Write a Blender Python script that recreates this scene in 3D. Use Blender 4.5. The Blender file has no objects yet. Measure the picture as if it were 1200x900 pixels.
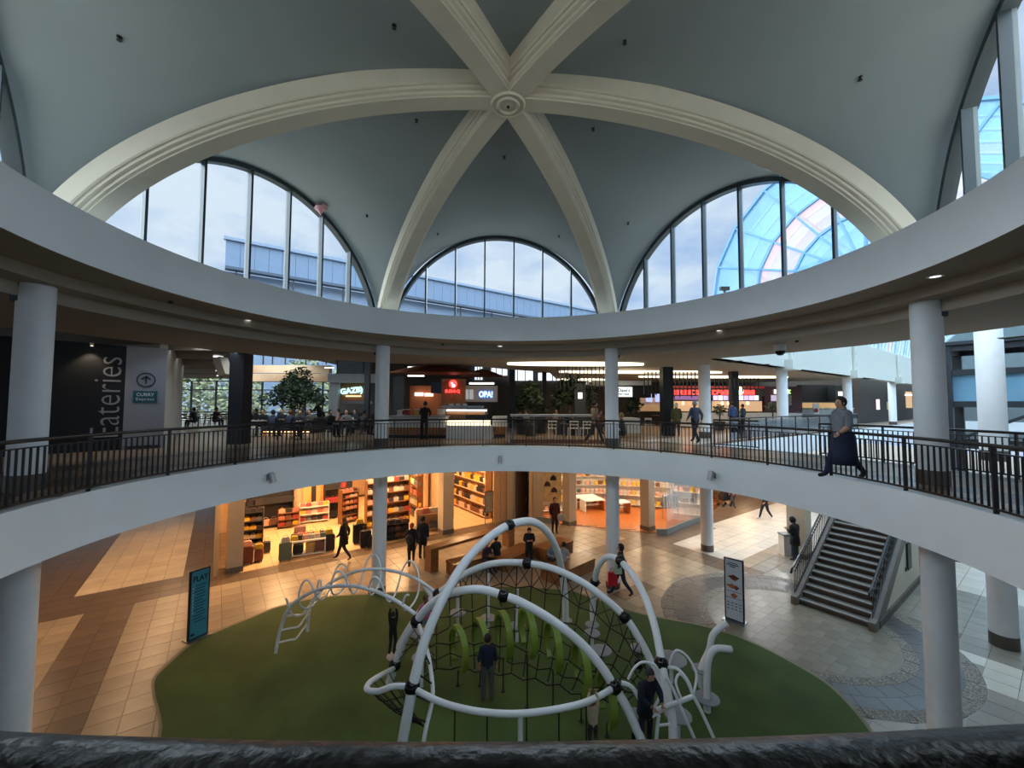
import bpy, math, random
from mathutils import Vector, Matrix
random.seed(7)
C = bpy.context.scene.collection
PI = math.pi
sin, cos, tan, sqrt, rad = math.sin, math.cos, math.tan, math.sqrt, math.radians
# ---------------------------------------------------------------- camera
EYE = 6.85            # eye height above the lower floor
ZM = 5.25             # upper gallery floor level
F = 476.0             # focal length for a 1200 px wide frame
CAM = Vector((0.10, -7.85, EYE)); PITCH, ROLL = 0.0478, 0.0043
cd = bpy.data.cameras.new('camera'); cam = bpy.data.objects.new('camera', cd); C.objects.link(cam)
cd.sensor_width = 36; cd.sensor_fit = 'HORIZONTAL'; cd.lens = 36*F/1200; cd.clip_start = 0.05; cd.clip_end = 600
CR = Matrix.Rotation(PI/2+PITCH, 3, 'X') @ Matrix.Rotation(ROLL, 3, 'Z')
cam.matrix_world = Matrix.Translation(CAM) @ CR.to_4x4()
sc = bpy.context.scene; sc.camera = cam
# ---------------------------------------------------------------- colour management, world
sc.view_settings.view_transform = 'Standard'; sc.view_settings.look = 'None'
sc.view_settings.gamma = 1; sc.view_settings.use_curve_mapping = False
sc.view_settings.exposure = 1.5
sc.cycles.max_bounces = 12; sc.cycles.diffuse_bounces = 9; sc.cycles.glossy_bounces = 3
sc.cycles.transparent_max_bounces = 16; sc.cycles.sample_clamp_indirect = 4
SKY = 0.36
w = bpy.data.worlds.new('world'); sc.world = w; w.use_nodes = True
def nd(nt, t, **kw):
    n = nt.nodes.new(t)
    for k, v in kw.items():
        if hasattr(n, k): setattr(n, k, v)
        else: n.inputs[k].default_value = v
    return n
def ramp(nt, fac, stops):
    r = nt.nodes.new('ShaderNodeValToRGB'); e = r.color_ramp.elements
    while len(e) < len(stops): e.new(0.5)
    for i, (p, c) in enumerate(stops):
        e[i].position = p; e[i].color = (*c, 1)
    nt.links.new(fac, r.inputs[0]); return r
def _world():
    nt = w.node_tree; L = nt.links
    bg = nt.nodes['Background']
    tc = nd(nt, 'ShaderNodeTexCoord'); mp = nd(nt, 'ShaderNodeMapping'); mp.inputs['Scale'].default_value = (1, 1, 2.2)
    L.new(tc.outputs['Generated'], mp.inputs[0])
    n1 = nd(nt, 'ShaderNodeTexNoise', Scale=2.6, Detail=7.0, Roughness=0.6); L.new(mp.outputs[0], n1.inputs['Vector'])
    r = ramp(nt, n1.outputs['Fac'], [(0.38, (0.34, 0.53, 0.84)), (0.60, (0.70, 0.83, 0.96))])
    L.new(r.outputs[0], bg.inputs[0]); bg.inputs[1].default_value = SKY
_world()
# the sun, high and veiled by bright overcast cloud: extremely soft
_sd = bpy.data.lights.new('sun', 'SUN'); _sd.energy = 5.3; _sd.angle = math.radians(150); _sd.color = (.76, .90, 1.0)
_so = bpy.data.objects.new('sun', _sd); C.objects.link(_so)
_so.rotation_euler = Vector((-.12, .10, 1)).to_track_quat('Z', 'Y').to_euler()
# ---------------------------------------------------------------- picture -> world helpers
def ray(px, py):
    return (CR @ Vector(((px-600)/F, -(py-450)/F, -1.0)))
def gp(px, py, z=0.0):          # the point seen at a pixel on the level z
    d = ray(px, py); t = (z-EYE)/d.z; return CAM + d*t
def mp(px, py): return gp(px, py, ZM)
def at(px, py, depth):          # the point seen at a pixel, depth metres ahead of the camera
    d = ray(px, py); t = depth/d.y; return CAM + d*t
# ---------------------------------------------------------------- mesh building
class MB:
    def __init__(s): s.v = []; s.f = []; s.m = []; s.mi = 0
    def add(s, vs, fs):
        b = len(s.v); s.v += [tuple(v) for v in vs]
        for f in fs: s.f.append(tuple(i+b for i in f)); s.m.append(s.mi)
        return s
    def mat(s, i): s.mi = i; return s
    def box(s, c, sz, rz=0.0, M=None):
        hx, hy, hz = sz[0]/2, sz[1]/2, sz[2]/2
        vs = [Vector((x*hx, y*hy, z*hz)) for z in (-1, 1) for y in (-1, 1) for x in (-1, 1)]
        if M is not None: vs = [M @ v for v in vs]
        elif rz:
            cc, ss = cos(rz), sin(rz); vs = [Vector((cc*v.x-ss*v.y, ss*v.x+cc*v.y, v.z)) for v in vs]
        c = Vector(c); vs = [v+c for v in vs]
        return s.add(vs, [(0,2,3,1),(4,5,7,6),(0,1,5,4),(2,6,7,3),(0,4,6,2),(1,3,7,5)])
    def bar(s, a, b, wd, h, up=(0, 0, 1)):     # rectangular bar from a to b
        a, b = Vector(a), Vector(b); d = b-a; L = d.length
        if L < 1e-6: return s
        d.normalize(); u = Vector(up)
        if abs(d.dot(u)) > 0.98: u = Vector((0, 1, 0))
        x = d.cross(u).normalized(); y = x.cross(d).normalized()
        M = Matrix((x, d, y)).transposed()
        return s.box((a+b)/2, (wd, L, h), M=M)
    def tube(s, pts, r, n=8, closed=False, cap=True):
        pts = [Vector(p) for p in pts]; k = len(pts)
        rs = r if isinstance(r, (list, tuple)) else [r]*k
        vs = []; fs = []; X = None
        for i, p in enumerate(pts):
            if closed: t = pts[(i+1) % k]-pts[i-1]
            else: t = pts[min(i+1, k-1)]-pts[max(i-1, 0)]
            t.normalize()
            if X is None:
                X = t.orthogonal().normalized()
            X = (X-t*X.dot(t))
            if X.length < 1e-6: X = t.orthogonal()
            X.normalize(); Y = t.cross(X)
            for j in range(n):
                a = 2*PI*j/n; vs.append(p+(X*cos(a)+Y*sin(a))*rs[i])
        for i in range(k if closed else k-1):
            i2 = (i+1) % k
            for j in range(n):
                fs.append((i*n+j, i*n+(j+1) % n, i2*n+(j+1) % n, i2*n+j))
        if cap and not closed:
            fs.append(tuple(range(n-1, -1, -1))); fs.append(tuple((k-1)*n+j for j in range(n)))
        return s.add(vs, fs)
    def lathe(s, prof, c=(0, 0, 0), n=24, M=None, a0=0, a1=2*PI):   # prof: list of (radius, z)
        full = abs(a1-a0-2*PI) < 1e-6; c = Vector(c); k = len(prof); m = n if full else n+1; vs = []; fs = []
        for i in range(m):
            a = a0+(a1-a0)*i/n
            for (r, z) in prof:
                v = Vector((r*cos(a), r*sin(a), z))
                if M is not None: v = M @ v
                vs.append(v+c)
        for i in range(n):
            i2 = (i+1) % m
            for j in range(k-1):
                fs.append((i*k+j, i2*k+j, i2*k+j+1, i*k+j+1))
        return s.add(vs, fs)
    def prism(s, poly, z0, z1, M=None, c=(0, 0, 0)):      # polygon (x, y) extruded
        n = len(poly); c = Vector(c)
        vs = [Vector((x, y, z0)) for x, y in poly]+[Vector((x, y, z1)) for x, y in poly]
        if M is not None: vs = [M @ v for v in vs]
        vs = [v+c for v in vs]
        fs = [tuple(range(n-1, -1, -1)), tuple(range(n, 2*n))]+[(i, (i+1) % n, n+(i+1) % n, n+i) for i in range(n)]
        return s.add(vs, fs)
    def ball(s, c, r, n=10, sq=(1, 1, 1)):
        k = max(4, n//2+1); c = Vector(c); vs = []; fs = []
        for i in range(k+1):
            t = PI*i/k
            for j in range(n):
                a = 2*PI*j/n; vs.append(c+Vector((r*sq[0]*sin(t)*cos(a), r*sq[1]*sin(t)*sin(a), r*sq[2]*cos(t))))
        for i in range(k):
            for j in range(n):
                q = (i*n+j, (i+1)*n+j, (i+1)*n+(j+1) % n, i*n+(j+1) % n)
                fs.append(q)
        return s.add(vs, fs)
    def mesh(s, name, mats, smooth=False):
        me = bpy.data.meshes.new(name); me.from_pydata(s.v, [], s.f)
        for m in (mats if isinstance(mats, (list, tuple)) else [mats]): me.materials.append(m)
        if max(s.m, default=0): me.polygons.foreach_set('material_index', s.m)
        if smooth:
            me.polygons.foreach_set('use_smooth', [True]*len(me.polygons))
            if smooth != 'all': me.set_sharp_from_angle(angle=rad(38))
        me.update(); return me
    def build(s, name, mats, parent=None, smooth=False, **kw):
        return link(name, s.mesh(name, mats, smooth), parent, **kw)
def link(name, data, parent=None, label=None, cat=None, group=None, kind=None, loc=None, rz=None):
    o = bpy.data.objects.new(name, data); C.objects.link(o)
    if parent is not None: o.parent = parent
    if loc is not None: o.location = loc
    if rz is not None: o.rotation_euler = (0, 0, rz)
    if label: o['label'] = label
    if cat: o['category'] = cat
    if group: o['group'] = group
    if kind: o['kind'] = kind
    return o
def thing(name, label, cat, loc=(0, 0, 0), rz=0.0, group=None, kind=None):
    return link(name, None, None, label, cat, group, kind, loc, rz)
def struct(name, label=None, loc=(0, 0, 0), rz=0.0):
    return link(name, None, None, label, None, None, 'structure', loc, rz)
def kids(o): return [c for c in KID.get(o.name, [])]
def copy_tree(root, loc=None, rz=None, label=None, group=None):
    by = {}
    for o in C.objects:
        if o.parent: by.setdefault(o.parent.name, []).append(o)
    def cp(o, par):
        c = o.copy(); C.objects.link(c)
        if par is not None: c.parent = par
        for ch in by.get(o.name, []): cp(ch, c)
        return c
    r = cp(root, None)
    if loc is not None: r.location = loc
    if rz is not None: r.rotation_euler = (0, 0, rz)
    if label: r['label'] = label
    if group: r['group'] = group
    return r
def catmull(pts, n=6, closed=False):
    pts = [Vector(p) for p in pts]; k = len(pts); out = []
    for i in range(k if closed else k-1):
        if closed: p = [pts[(i+j) % k] for j in (-1, 0, 1, 2)]
        else: p = [pts[max(i-1, 0)], pts[i], pts[i+1], pts[min(i+2, k-1)]]
        for q in range(n):
            t = q/n
            out.append(0.5*((2*p[1])+(p[2]-p[0])*t+(2*p[0]-5*p[1]+4*p[2]-p[3])*t*t+(3*p[1]-p[0]-3*p[2]+p[3])*t**3))
    if not closed: out.append(pts[-1])
    return out
# ---------------------------------------------------------------- materials
def hexc(r, g, b):   # sRGB bytes -> linear
    f = lambda c: (c/255/12.92) if c <= 10 else ((c/255+0.055)/1.055)**2.4
    return (f(r), f(g), f(b))
MATS = {}
def mat(name, col, rough=0.6, metal=0.0, var=0.06, scale=3.0, bump=0.0, bscale=60.0, island=0.0, obj=0.0, spec=0.5, coat=0.0, emit=None, estr=1.0):
    if name in MATS: return MATS[name]
    m = bpy.data.materials.new(name); m.use_nodes = True; nt = m.node_tree; L = nt.links
    b = nt.nodes['Principled BSDF']; b.inputs['Roughness'].default_value = rough; b.inputs['Metallic'].default_value = metal
    b.inputs['Specular IOR Level'].default_value = spec; b.inputs['Coat Weight'].default_value = coat
    tc = nd(nt, 'ShaderNodeTexCoord'); n = nd(nt, 'ShaderNodeTexNoise', Scale=scale, Detail=4.0)
    L.new(tc.outputs['Object'], n.inputs['Vector'])
    hs = nd(nt, 'ShaderNodeHueSaturation'); hs.inputs['Color'].default_value = (*col, 1)
    mr = nd(nt, 'ShaderNodeMapRange'); mr.inputs[1].default_value = 0.3; mr.inputs[2].default_value = 0.7
    mr.inputs[3].default_value = 1-var; mr.inputs[4].default_value = 1+var
    L.new(n.outputs['Fac'], mr.inputs[0]); val = mr.outputs[0]
    def mul(val, src, amt):
        r2 = nd(nt, 'ShaderNodeMapRange'); r2.inputs[3].default_value = 1-amt; r2.inputs[4].default_value = 1+amt
        L.new(src, r2.inputs[0]); mm = nd(nt, 'ShaderNodeMath', operation='MULTIPLY')
        L.new(val, mm.inputs[0]); L.new(r2.outputs[0], mm.inputs[1]); return mm.outputs[0]
    if island:
        g = nd(nt, 'ShaderNodeNewGeometry'); val = mul(val, g.outputs['Random Per Island'], island)
    if obj:
        oi = nd(nt, 'ShaderNodeObjectInfo'); val = mul(val, oi.outputs['Random'], obj)
    L.new(val, hs.inputs['Value']); L.new(hs.outputs[0], b.inputs['Base Color'])
    if bump:
        n2 = nd(nt, 'ShaderNodeTexNoise', Scale=bscale, Detail=3.0); L.new(tc.outputs['Object'], n2.inputs['Vector'])
        bp = nd(nt, 'ShaderNodeBump', Strength=bump, Distance=0.02); L.new(n2.outputs['Fac'], bp.inputs['Height'])
        L.new(bp.outputs[0], b.inputs['Normal'])
    if emit:
        b.inputs['Emission Color'].default_value = (*emit, 1); b.inputs['Emission Strength'].default_value = estr
    MATS[name] = m; return m
def glass(name, tint=(1, 1, 1), refl=0.06):
    if name in MATS: return MATS[name]
    m = bpy.data.materials.new(name); m.use_nodes = True; nt = m.node_tree; L = nt.links
    out = nt.nodes['Material Output']; nt.nodes.remove(nt.nodes['Principled BSDF'])
    t = nd(nt, 'ShaderNodeBsdfTransparent'); t.inputs[0].default_value = (*tint, 1)
    g = nd(nt, 'ShaderNodeBsdfGlossy', Roughness=0.02); fr = nd(nt, 'ShaderNodeLayerWeight', Blend=0.2)
    mr = nd(nt, 'ShaderNodeMapRange'); mr.inputs[3].default_value = refl*0.6; mr.inputs[4].default_value = 0.5
    L.new(fr.outputs['Fresnel'], mr.inputs[0]); mx = nd(nt, 'ShaderNodeMixShader')
    L.new(mr.outputs[0], mx.inputs[0]); L.new(t.outputs[0], mx.inputs[1]); L.new(g.outputs[0], mx.inputs[2]); L.new(mx.outputs[0], out.inputs[0])
    MATS[name] = m; return m
def wood(name, c1, c2, rough=0.5, scale=2.0, stretch=(1, 8, 1), coat=0.0):
    if name in MATS: return MATS[name]
    m = bpy.data.materials.new(name); m.use_nodes = True; nt = m.node_tree; L = nt.links
    b = nt.nodes['Principled BSDF']; b.inputs['Roughness'].default_value = rough; b.inputs['Coat Weight'].default_value = coat
    tc = nd(nt, 'ShaderNodeTexCoord'); mpn = nd(nt, 'ShaderNodeMapping'); mpn.inputs['Scale'].default_value = stretch
    L.new(tc.outputs['Object'], mpn.inputs[0]); n = nd(nt, 'ShaderNodeTexNoise', Scale=scale, Detail=6.0, Distortion=1.2)
    L.new(mpn.outputs[0], n.inputs['Vector']); r = ramp(nt, n.outputs['Fac'], [(0.3, c1), (0.7, c2)])
    L.new(r.outputs[0], b.inputs['Base Color']); MATS[name] = m; return m
WHITE = mat('white_plaster', hexc(226, 224, 218), 0.75, var=0.03, bump=0.05)
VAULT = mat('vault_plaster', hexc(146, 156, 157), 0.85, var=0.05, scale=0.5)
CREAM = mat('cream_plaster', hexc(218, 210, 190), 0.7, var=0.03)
COLW = mat('column_paint', hexc(240, 243, 246), 0.5, var=0.03)
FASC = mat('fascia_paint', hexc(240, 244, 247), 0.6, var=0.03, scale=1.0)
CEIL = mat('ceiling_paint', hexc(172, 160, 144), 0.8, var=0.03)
BLACK = mat('black_metal', hexc(22, 22, 24), 0.35, var=0.1)
DARKFR = mat('dark_window_frame', hexc(52, 66, 72), 0.4, var=0.08)
LIGHTFR = mat('grey_window_frame', hexc(120, 130, 132), 0.45, var=0.05)
GLASS = glass('clear_glass')
DKGREY = mat('dark_grey_paint', hexc(45, 46, 50), 0.5)
STEEL = mat('brushed_steel', hexc(150, 152, 155), 0.35, 0.9)
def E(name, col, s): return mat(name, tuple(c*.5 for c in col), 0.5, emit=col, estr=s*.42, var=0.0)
WARM = E('warm_lamp', (1.0, 0.72, 0.42), 6.0)
COOL = E('cool_lamp', (0.95, 0.97, 1.0), 6.0)
def light(kind, name, loc, energy, col, parent=None, size=1.0, size_y=None, rot=None, radius=0.1, spot=None):
    d = bpy.data.lights.new(name, kind); d.energy = energy; d.color = col
    if kind == 'AREA':
        d.shape = 'RECTANGLE' if size_y else 'DISK'; d.size = size
        if size_y: d.size_y = size_y
    else: d.shadow_soft_size = radius
    if kind == 'SPOT': d.spot_size = spot or 1.2; d.spot_blend = 0.6
    o = bpy.data.objects.new(name, d); C.objects.link(o); o.location = loc
    if rot is not None: o.rotation_euler = rot
    if parent is not None: o.parent = parent
    return o
def text(name, s, size, m, M, parent=None, ext=0.01, font_spread=1.0, align='CENTER', shear=0.0, label=None, sx=1.0, bold=0.0):
    cu = bpy.data.curves.new(name, 'FONT'); cu.body = s; cu.size = size; cu.extrude = ext; cu.align_x = align; cu.align_y = 'CENTER'
    cu.space_character = font_spread; cu.shear = shear; cu.offset = bold; cu.resolution_u = 3
    tmp = bpy.data.objects.new('tmp', cu); C.objects.link(tmp)
    dg = bpy.context.evaluated_depsgraph_get(); me = bpy.data.meshes.new_from_object(tmp.evaluated_get(dg))
    bpy.data.objects.remove(tmp); bpy.data.curves.remove(cu)
    me.materials.clear(); me.materials.append(m)
    me.transform(M @ Matrix.Diagonal((sx, 1, 1, 1)))
    return link(name, me, parent, label)
def face_mat(p, normal, up=(0, 0, 1)):     # local x = right, y = up, z = outwards
    n = Vector(normal).normalized(); u = Vector(up); x = u.cross(n).normalized(); y = n.cross(x)
    M = Matrix((x, y, n)).transposed().to_4x4(); M.translation = Vector(p); return M
ROT = -0.0537                     # turn of the hexagon about the dome's axis
def az(deg, r, z=0.0):            # azimuth clockwise from straight ahead, about the dome's axis
    a = rad(deg)+ROT; return Vector((r*sin(a), r*cos(a), z))
GV = Vector((0.81, 0.586, 0)).normalized(); GU = Vector((GV.y, -GV.x, 0))    # building grid
# ================================================================ DOME
S0, RISE, AV, APO = EYE+1.787, 4.66, 4.39, 7.61
CREASE = lambda r: S0+RISE*sqrt(max(0, 1-(r/2/AV)**2))
ceil0 = struct('ceiling', 'pale grey groin vault of six bays over the round atrium')
for k in range(6):
    mb = MB(); NT, NR = 64, 14; vs = []; fs = []
    A = rad(60*k)+ROT; dr = Vector((sin(A), cos(A), 0)); dl = Vector((cos(A), -sin(A), 0))
    for i in range(NT+1):
        th = PI*i/NT; u = AV*cos(th); z1 = S0+(RISE+0.03)*sin(th); r0 = abs(u)*sqrt(3)
        for j in range(NR+1):
            r = r0+(APO+0.02-r0)*j/NR; z = z1-.10*(1-r/7.63)*sin(th); vs.append(dr*r+dl*u+Vector((0, 0, z)))
    for i in range(NT):
        for j in range(NR):
            a = i*(NR+1)+j; fs.append((a, a+1, a+NR+2, a+NR+1))
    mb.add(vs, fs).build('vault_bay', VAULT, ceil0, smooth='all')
# ribs
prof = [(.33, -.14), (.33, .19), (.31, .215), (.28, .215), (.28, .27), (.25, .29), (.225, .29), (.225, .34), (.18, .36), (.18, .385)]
prof = prof+[(-a, b) for a, b in reversed(prof)]
for k in range(6):
    A = rad(60*k+30)+ROT; TH = math.acos((EYE+3.17-S0)/RISE)+.02; d = Vector((sin(A), cos(A), 0)); l = Vector((cos(A), -sin(A), 0)); vs = []; fs = []; NP = 60; n = len(prof)
    for i in range(NP+1):
        th = TH*i/NP; r = 2*AV*sin(th); z = S0+(RISE-.085)*cos(th)
        tr, tz = 2*AV*cos(th), -RISE*sin(th); L_ = sqrt(tr*tr+tz*tz); nr, nz = tz/L_, -tr/L_      # inward normal
        for (wd, dep) in prof:
            vs.append(d*(r+nr*dep)+l*wd+Vector((0, 0, z+nz*dep)))
    for i in range(NP):
        for j in range(n-1):
            a = i*n+j; fs.append((a, a+1, a+n+1, a+n))
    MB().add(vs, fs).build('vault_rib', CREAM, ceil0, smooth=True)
ZR = S0+RISE-0.475
ro = MB().lathe([(0, ZR-.035), (.06, ZR-.05), (.10, ZR-.03), (.17, ZR-.03), (.19, ZR-.06), (.215, ZR-.06), (.235, ZR-.02), (.30, ZR-.02), (.315, ZR-.045), (.335, ZR-.045), (.35, ZR+.01), (.35, ZR+.05)], n=48).build('rosette', CREAM, ceil0, smooth=True)
MB().lathe([(0, ZR-.075), (.025, ZR-.07), (.03, ZR-.04)], n=12).build('sprinkler_tip', BLACK, ro)
# sprinklers / detectors on the bays
def sprinkler(p, i, label, n=Vector((0, 0, -1))):
    t = thing('sprinkler_head', label, 'sprinkler', p, 0, 'ceiling sprinklers under the vault')
    t.scale = (.8, .8, .8)
    MB().lathe([(0.0, .0), (.05, .0), (.05, -.02), (.02, -.03), (.018, -.07)], n=12).build('collar', BLACK, t)
    MB().lathe([(.018, -.07), (.045, -.075), (.045, -.085), (0, -.087)], n=10).build('deflector', DKGREY, t)
def vault_z(p):
    a = math.atan2(p.x, p.y)-ROT; k = round(a/rad(60)); A = rad(60*k)+ROT
    q = sqrt(max(0, 1-((p.x*cos(A)-p.y*sin(A))/AV)**2)); r = p.x*sin(A)+p.y*cos(A)
    return S0+(RISE+.03)*q-.10*(1-r/7.63)*q
def on_vault(px, py, k=0):
    d = ray(px, py); f = lambda t: (CAM+d*t).z-vault_z(CAM+d*t)
    t = 0.5
    while t < 25 and f(t) < 0: t += 0.02
    return CAM+d*t
SP = [(140, 43, -1, 'black sprinkler on the left bay near its window'), (462, 29, -1, 'black sprinkler high on the left bay beside the rib top'),
      (732, 47, 1, 'black sprinkler high on the right bay beside the rib top'), (1008, 90, 1, 'black sprinkler low on the right bay near its window'),
      (488, 140, -1, 'small sprinkler on the bay over the left lunette'), (430, 252, -1, 'small sprinkler beside the pink balloon window'),
      (591, 183, 0, 'small sprinkler at the top of the far bay'), (513, 273, 0, 'tiny sprinkler left above the far lunette'), (655, 276, 0, 'tiny sprinkler right above the far lunette'),
      (695, 150, 1, 'small sprinkler on the bay over the right lunette'), (736, 261, 1, 'small sprinkler above the left end of the right lunette')]
kk = [-2, -2, 2, 2, -1, -1, 0, 0, 0, 1, 1]
for i, (px, py, s_, lb) in enumerate(SP):
    sprinkler(on_vault(px, py), i, lb)
# windows: arched frame, sill, mullions, panes
WA, WZ0 = 4.25, EYE+3.17
def frame_arch(mb, a, b, s, wi, dep, y0):
    N = 56; vs = []; fs = []
    for i in range(N+1):
        t = PI*i/N
        for (q, y) in ((0, 0), (wi, 0), (wi, dep), (0, dep)):
            vs.append(Vector(((a-q)*cos(t), y0+y, s+(b-q)*sin(t))))
    for i in range(N):
        for j in range(4):
            fs.append((i*4+j, i*4+(j+1) % 4, i*4+4+(j+1) % 4, i*4+4+j))
    mb.add(vs, fs)
for k in range(6):
    A = rad(60*k)+ROT
    wn = link('window_%d' % (k+1), None, None, None, None, None, 'structure', (APO*sin(A), APO*cos(A), 0), -A)
    # local: x right, y outward
    mb = MB(); frame_arch(mb, WA+.02, RISE+.02, S0, .12, .22, -.06); mb.build('window_frame', DARKFR, wn, smooth=True)
    hw = WA*sqrt(1-((WZ0-S0)/RISE)**2)
    MB().box((0, .05, WZ0-.03), (2*hw, .2, .12)).build('window_sill', DARKFR, wn)
    xs = [(i-3.5)*1.116 for i in range(8)]
    mm = None; ed = [-hw]+xs+[hw]
    for x in xs:
        h = S0+RISE*sqrt(1-(x/WA)**2)-.06
        m = MB().box((0, 0, (WZ0+h)/2), (.055, .15, h-WZ0)).mat(1).box((0, .105, (WZ0+h)/2), (.055, .06, h-WZ0))
        m.build('mullion', [DARKFR, LIGHTFR], wn, loc=(x, 0, 0))
    for a, b in zip(ed[:-1], ed[1:]):
        q = MB(); n = 8; vs = []
        for j in range(n+1):
            x = a+(b-a)*j/n; vs += [(x, .09, WZ0), (x, .09, S0+(RISE-.03)*sqrt(max(0, 1-(x/(WA-.03))**2)) if abs(x) < WA-.03 else WZ0)]
        q.add(vs, [(2*j, 2*j+2, 2*j+3, 2*j+1) for j in range(n)]).build('window_pane', GLASS, wn)
# drum walls: wall below the sill, behind the ring ledge
ub_z = EYE+2.36
wd_ = struct('wall_drum', 'low white wall under the arched windows')
for k in range(6):
    A = rad(60*k)+ROT
    MB().box((0, .12, (ub_z+WZ0-.09)/2), (8.8, .14, WZ0-.09-ub_z)).build('wall_panel', WHITE, wd_, loc=(APO*sin(A), APO*cos(A), 0), rz=-A)
# upper ring beam: fascia, ledge, stepped soffit
RU, RM = 7.21, 7.417
ub = EYE+2.3286; ut = EYE+3.2033
ring = struct('trim_1', 'curved white ring beam below the vault with a stepped underside')
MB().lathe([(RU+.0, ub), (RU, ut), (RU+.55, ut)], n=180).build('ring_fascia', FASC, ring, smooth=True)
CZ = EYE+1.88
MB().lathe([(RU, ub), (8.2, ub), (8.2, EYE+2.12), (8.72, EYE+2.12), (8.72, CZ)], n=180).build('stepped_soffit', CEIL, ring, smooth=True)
# balcony slab
mt, mbz = ZM, EYE-2.5197
slab = struct('trim_2', 'curved white balcony edge of the upper gallery')
MB().lathe([(RM, mbz), (RM, mt), (RM+.02, mt+.0), (RM+.3, mt)], n=180).build('slab_fascia', FASC, slab, smooth=True)
# columns on the hexagon, both floors
def column(nm, p, r, z0, z1, base=.22, lab=None, par=None):
    t = struct(nm, lab, (p.x, p.y, 0))
    MB().lathe([(r, z0+base), (r, z1)], n=40).build('shaft', COLW, t, smooth=True)
    MB().lathe([(0, z0), (r+.008, z0), (r+.008, z0+base), (r, z0+base)], n=40).build('column_base', STEEL2, t, smooth=True)
    return t
STEEL2 = mat('column_base_metal', hexc(105, 98, 92), 0.45, 0.6)
for k in range(6):
    p = az(30+60*k, 8.66)
    if p.y < -6.0: continue
    column('column', p, .25, ZM, EYE+2.15, .30, 'round white column under the ring beam')
    column('column', p, .25, 0, mbz, .22, 'round white column under the balcony')
# sky-lit hall etc. added later
# ================================================================ RAILINGS
def railing(rr, a0, a1, z0, label, nb=None, name='balcony_railing'):
    t = thing(name, label, 'railing', (0, 0, 0))
    n = int((a1-a0)/rad(2))+1; H = 1.0
    arc = lambda r, z: [Vector((r*sin(a0+(a1-a0)*i/n), r*cos(a0+(a1-a0)*i/n), z)) for i in range(n+1)]
    MB().tube(arc(rr, z0+H), .032, 10).build('handrail', BLACK, t, smooth=True)
    q = MB(); p1 = arc(rr, z0+H-.11)
    for i in range(n): q.bar(p1[i], p1[i+1], .04, .02)
    q.build('upper_rail', BLACK, t)
    q = MB(); p1 = arc(rr, z0+.07)
    for i in range(n): q.bar(p1[i], p1[i+1], .04, .035)
    q.build('lower_rail', BLACK, t)
    bal = MB().box((0, 0, z0+.07+(H-.18)/2), (.016, .03, H-.18)).mesh('baluster', BLACK)
    post = MB().box((0, 0, z0+H/2), (.03, .06, H)).mesh('post', BLACK)
    st = 0.115; m = int((a1-a0)*rr/st)
    for i in range(m+1):
        a = a0+(a1-a0)*i/m; pst = i % 14 == 0
        link('post' if pst else 'baluster', post if pst else bal, t, loc=(rr*sin(a), rr*cos(a), 0), rz=-a)
    return t
railing(RM+.06, rad(-131), rad(131), ZM, 'curved black railing of thin upright bars along the balcony edge')
# the rail right in front of the viewer
t = thing('near_handrail', 'thick black padded handrail in front of the viewer', 'handrail')
VINYL = mat('black_vinyl', hexc(13, 14, 17), 0.36, bump=0.22, bscale=45, var=0.1)
pts = [Vector((7.48*sin(a), -7.48*cos(a), EYE-.352)) for a in [rad(-47+94*i/80) for i in range(81)]]
MB().tube(pts, .044, 16).build('padded_grip', VINYL, t, smooth=True)
MB().tube([p-Vector((0, 0, .06)) for p in pts], .02, 8).build('support_rail', BLACK, t, smooth=True)
nb_ = MB().box((0, 0, ZM+.62), (.016, .03, 1.05)).mesh('baluster', BLACK); MB().tube([p-Vector((0, 0, p.z-ZM-.08)) for p in pts], .02, 6).build('lower_rail', BLACK, t)
for i in range(106):
    a = rad(-47+94*i/105); link('baluster', nb_, t, loc=(7.48*sin(a), -7.48*cos(a), 0), rz=a)
for i in range(0, 81, 10):
    MB().bar(pts[i]-Vector((0, 0, .05)), Vector((pts[i].x, pts[i].y, ZM)), .05, .05, up=(0, 1, 0)).build('post', BLACK, t)
# ================================================================ FLOORS, SLABS, CEILINGS
GA = math.atan2(GV.y, GV.x)
def G(a, b, z=0.0): return GV*a+GU*b+Vector((0, 0, z))
def ab(p): return p.x*GV.x+p.y*GV.y, p.x*GU.x+p.y*GU.y
VB0, VB1 = -2.0, 7.5                      # the sky-lit hall runs along a between these b
def polar(rin, zt, zb, name, m, par, rmax=58.0, holes=(), cell=None):
    """a level surface around the atrium, open over the sky-lit hall"""
    vs = []; fs = []; N = 360
    R = []
    for i in range(N):
        A = 2*PI*i/N; d = Vector((sin(A), cos(A), 0)); a, b = ab(d); r = rin
        if a > 0:
            if b < 0 and abs(b)*rin < -VB0: r = -VB0/max(abs(b), 1e-3)
            if b >= 0 and b*rin < VB1: r = VB1/max(b, 1e-3)
        R.append((d, min(r, rmax)))
    for d, r in R:
        vs += [d*r+Vector((0, 0, zt)), d*rmax+Vector((0, 0, zt)), d*r+Vector((0, 0, zb)), d*rmax+Vector((0, 0, zb))]
    mats_ = []
    for i in range(N):
        j = (i+1) % N
        fs += [(4*i, 4*i+1, 4*j+1, 4*j), (4*i+2, 4*j+2, 4*j+3, 4*i+3), (4*i, 4*j, 4*j+2, 4*i+2)]
    q = MB(); q.add(vs, fs); q.m = [0, 1, 2]*N
    return q.build(name, m, par)
GROUT = mat('floor_grout', hexc(84, 74, 62), 0.7)
def tmat(n, c, isl=0.13, rough=0.32): return mat(n, c, rough, var=0.10, scale=1.3, island=isl, obj=isl, spec=0.45)
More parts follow.
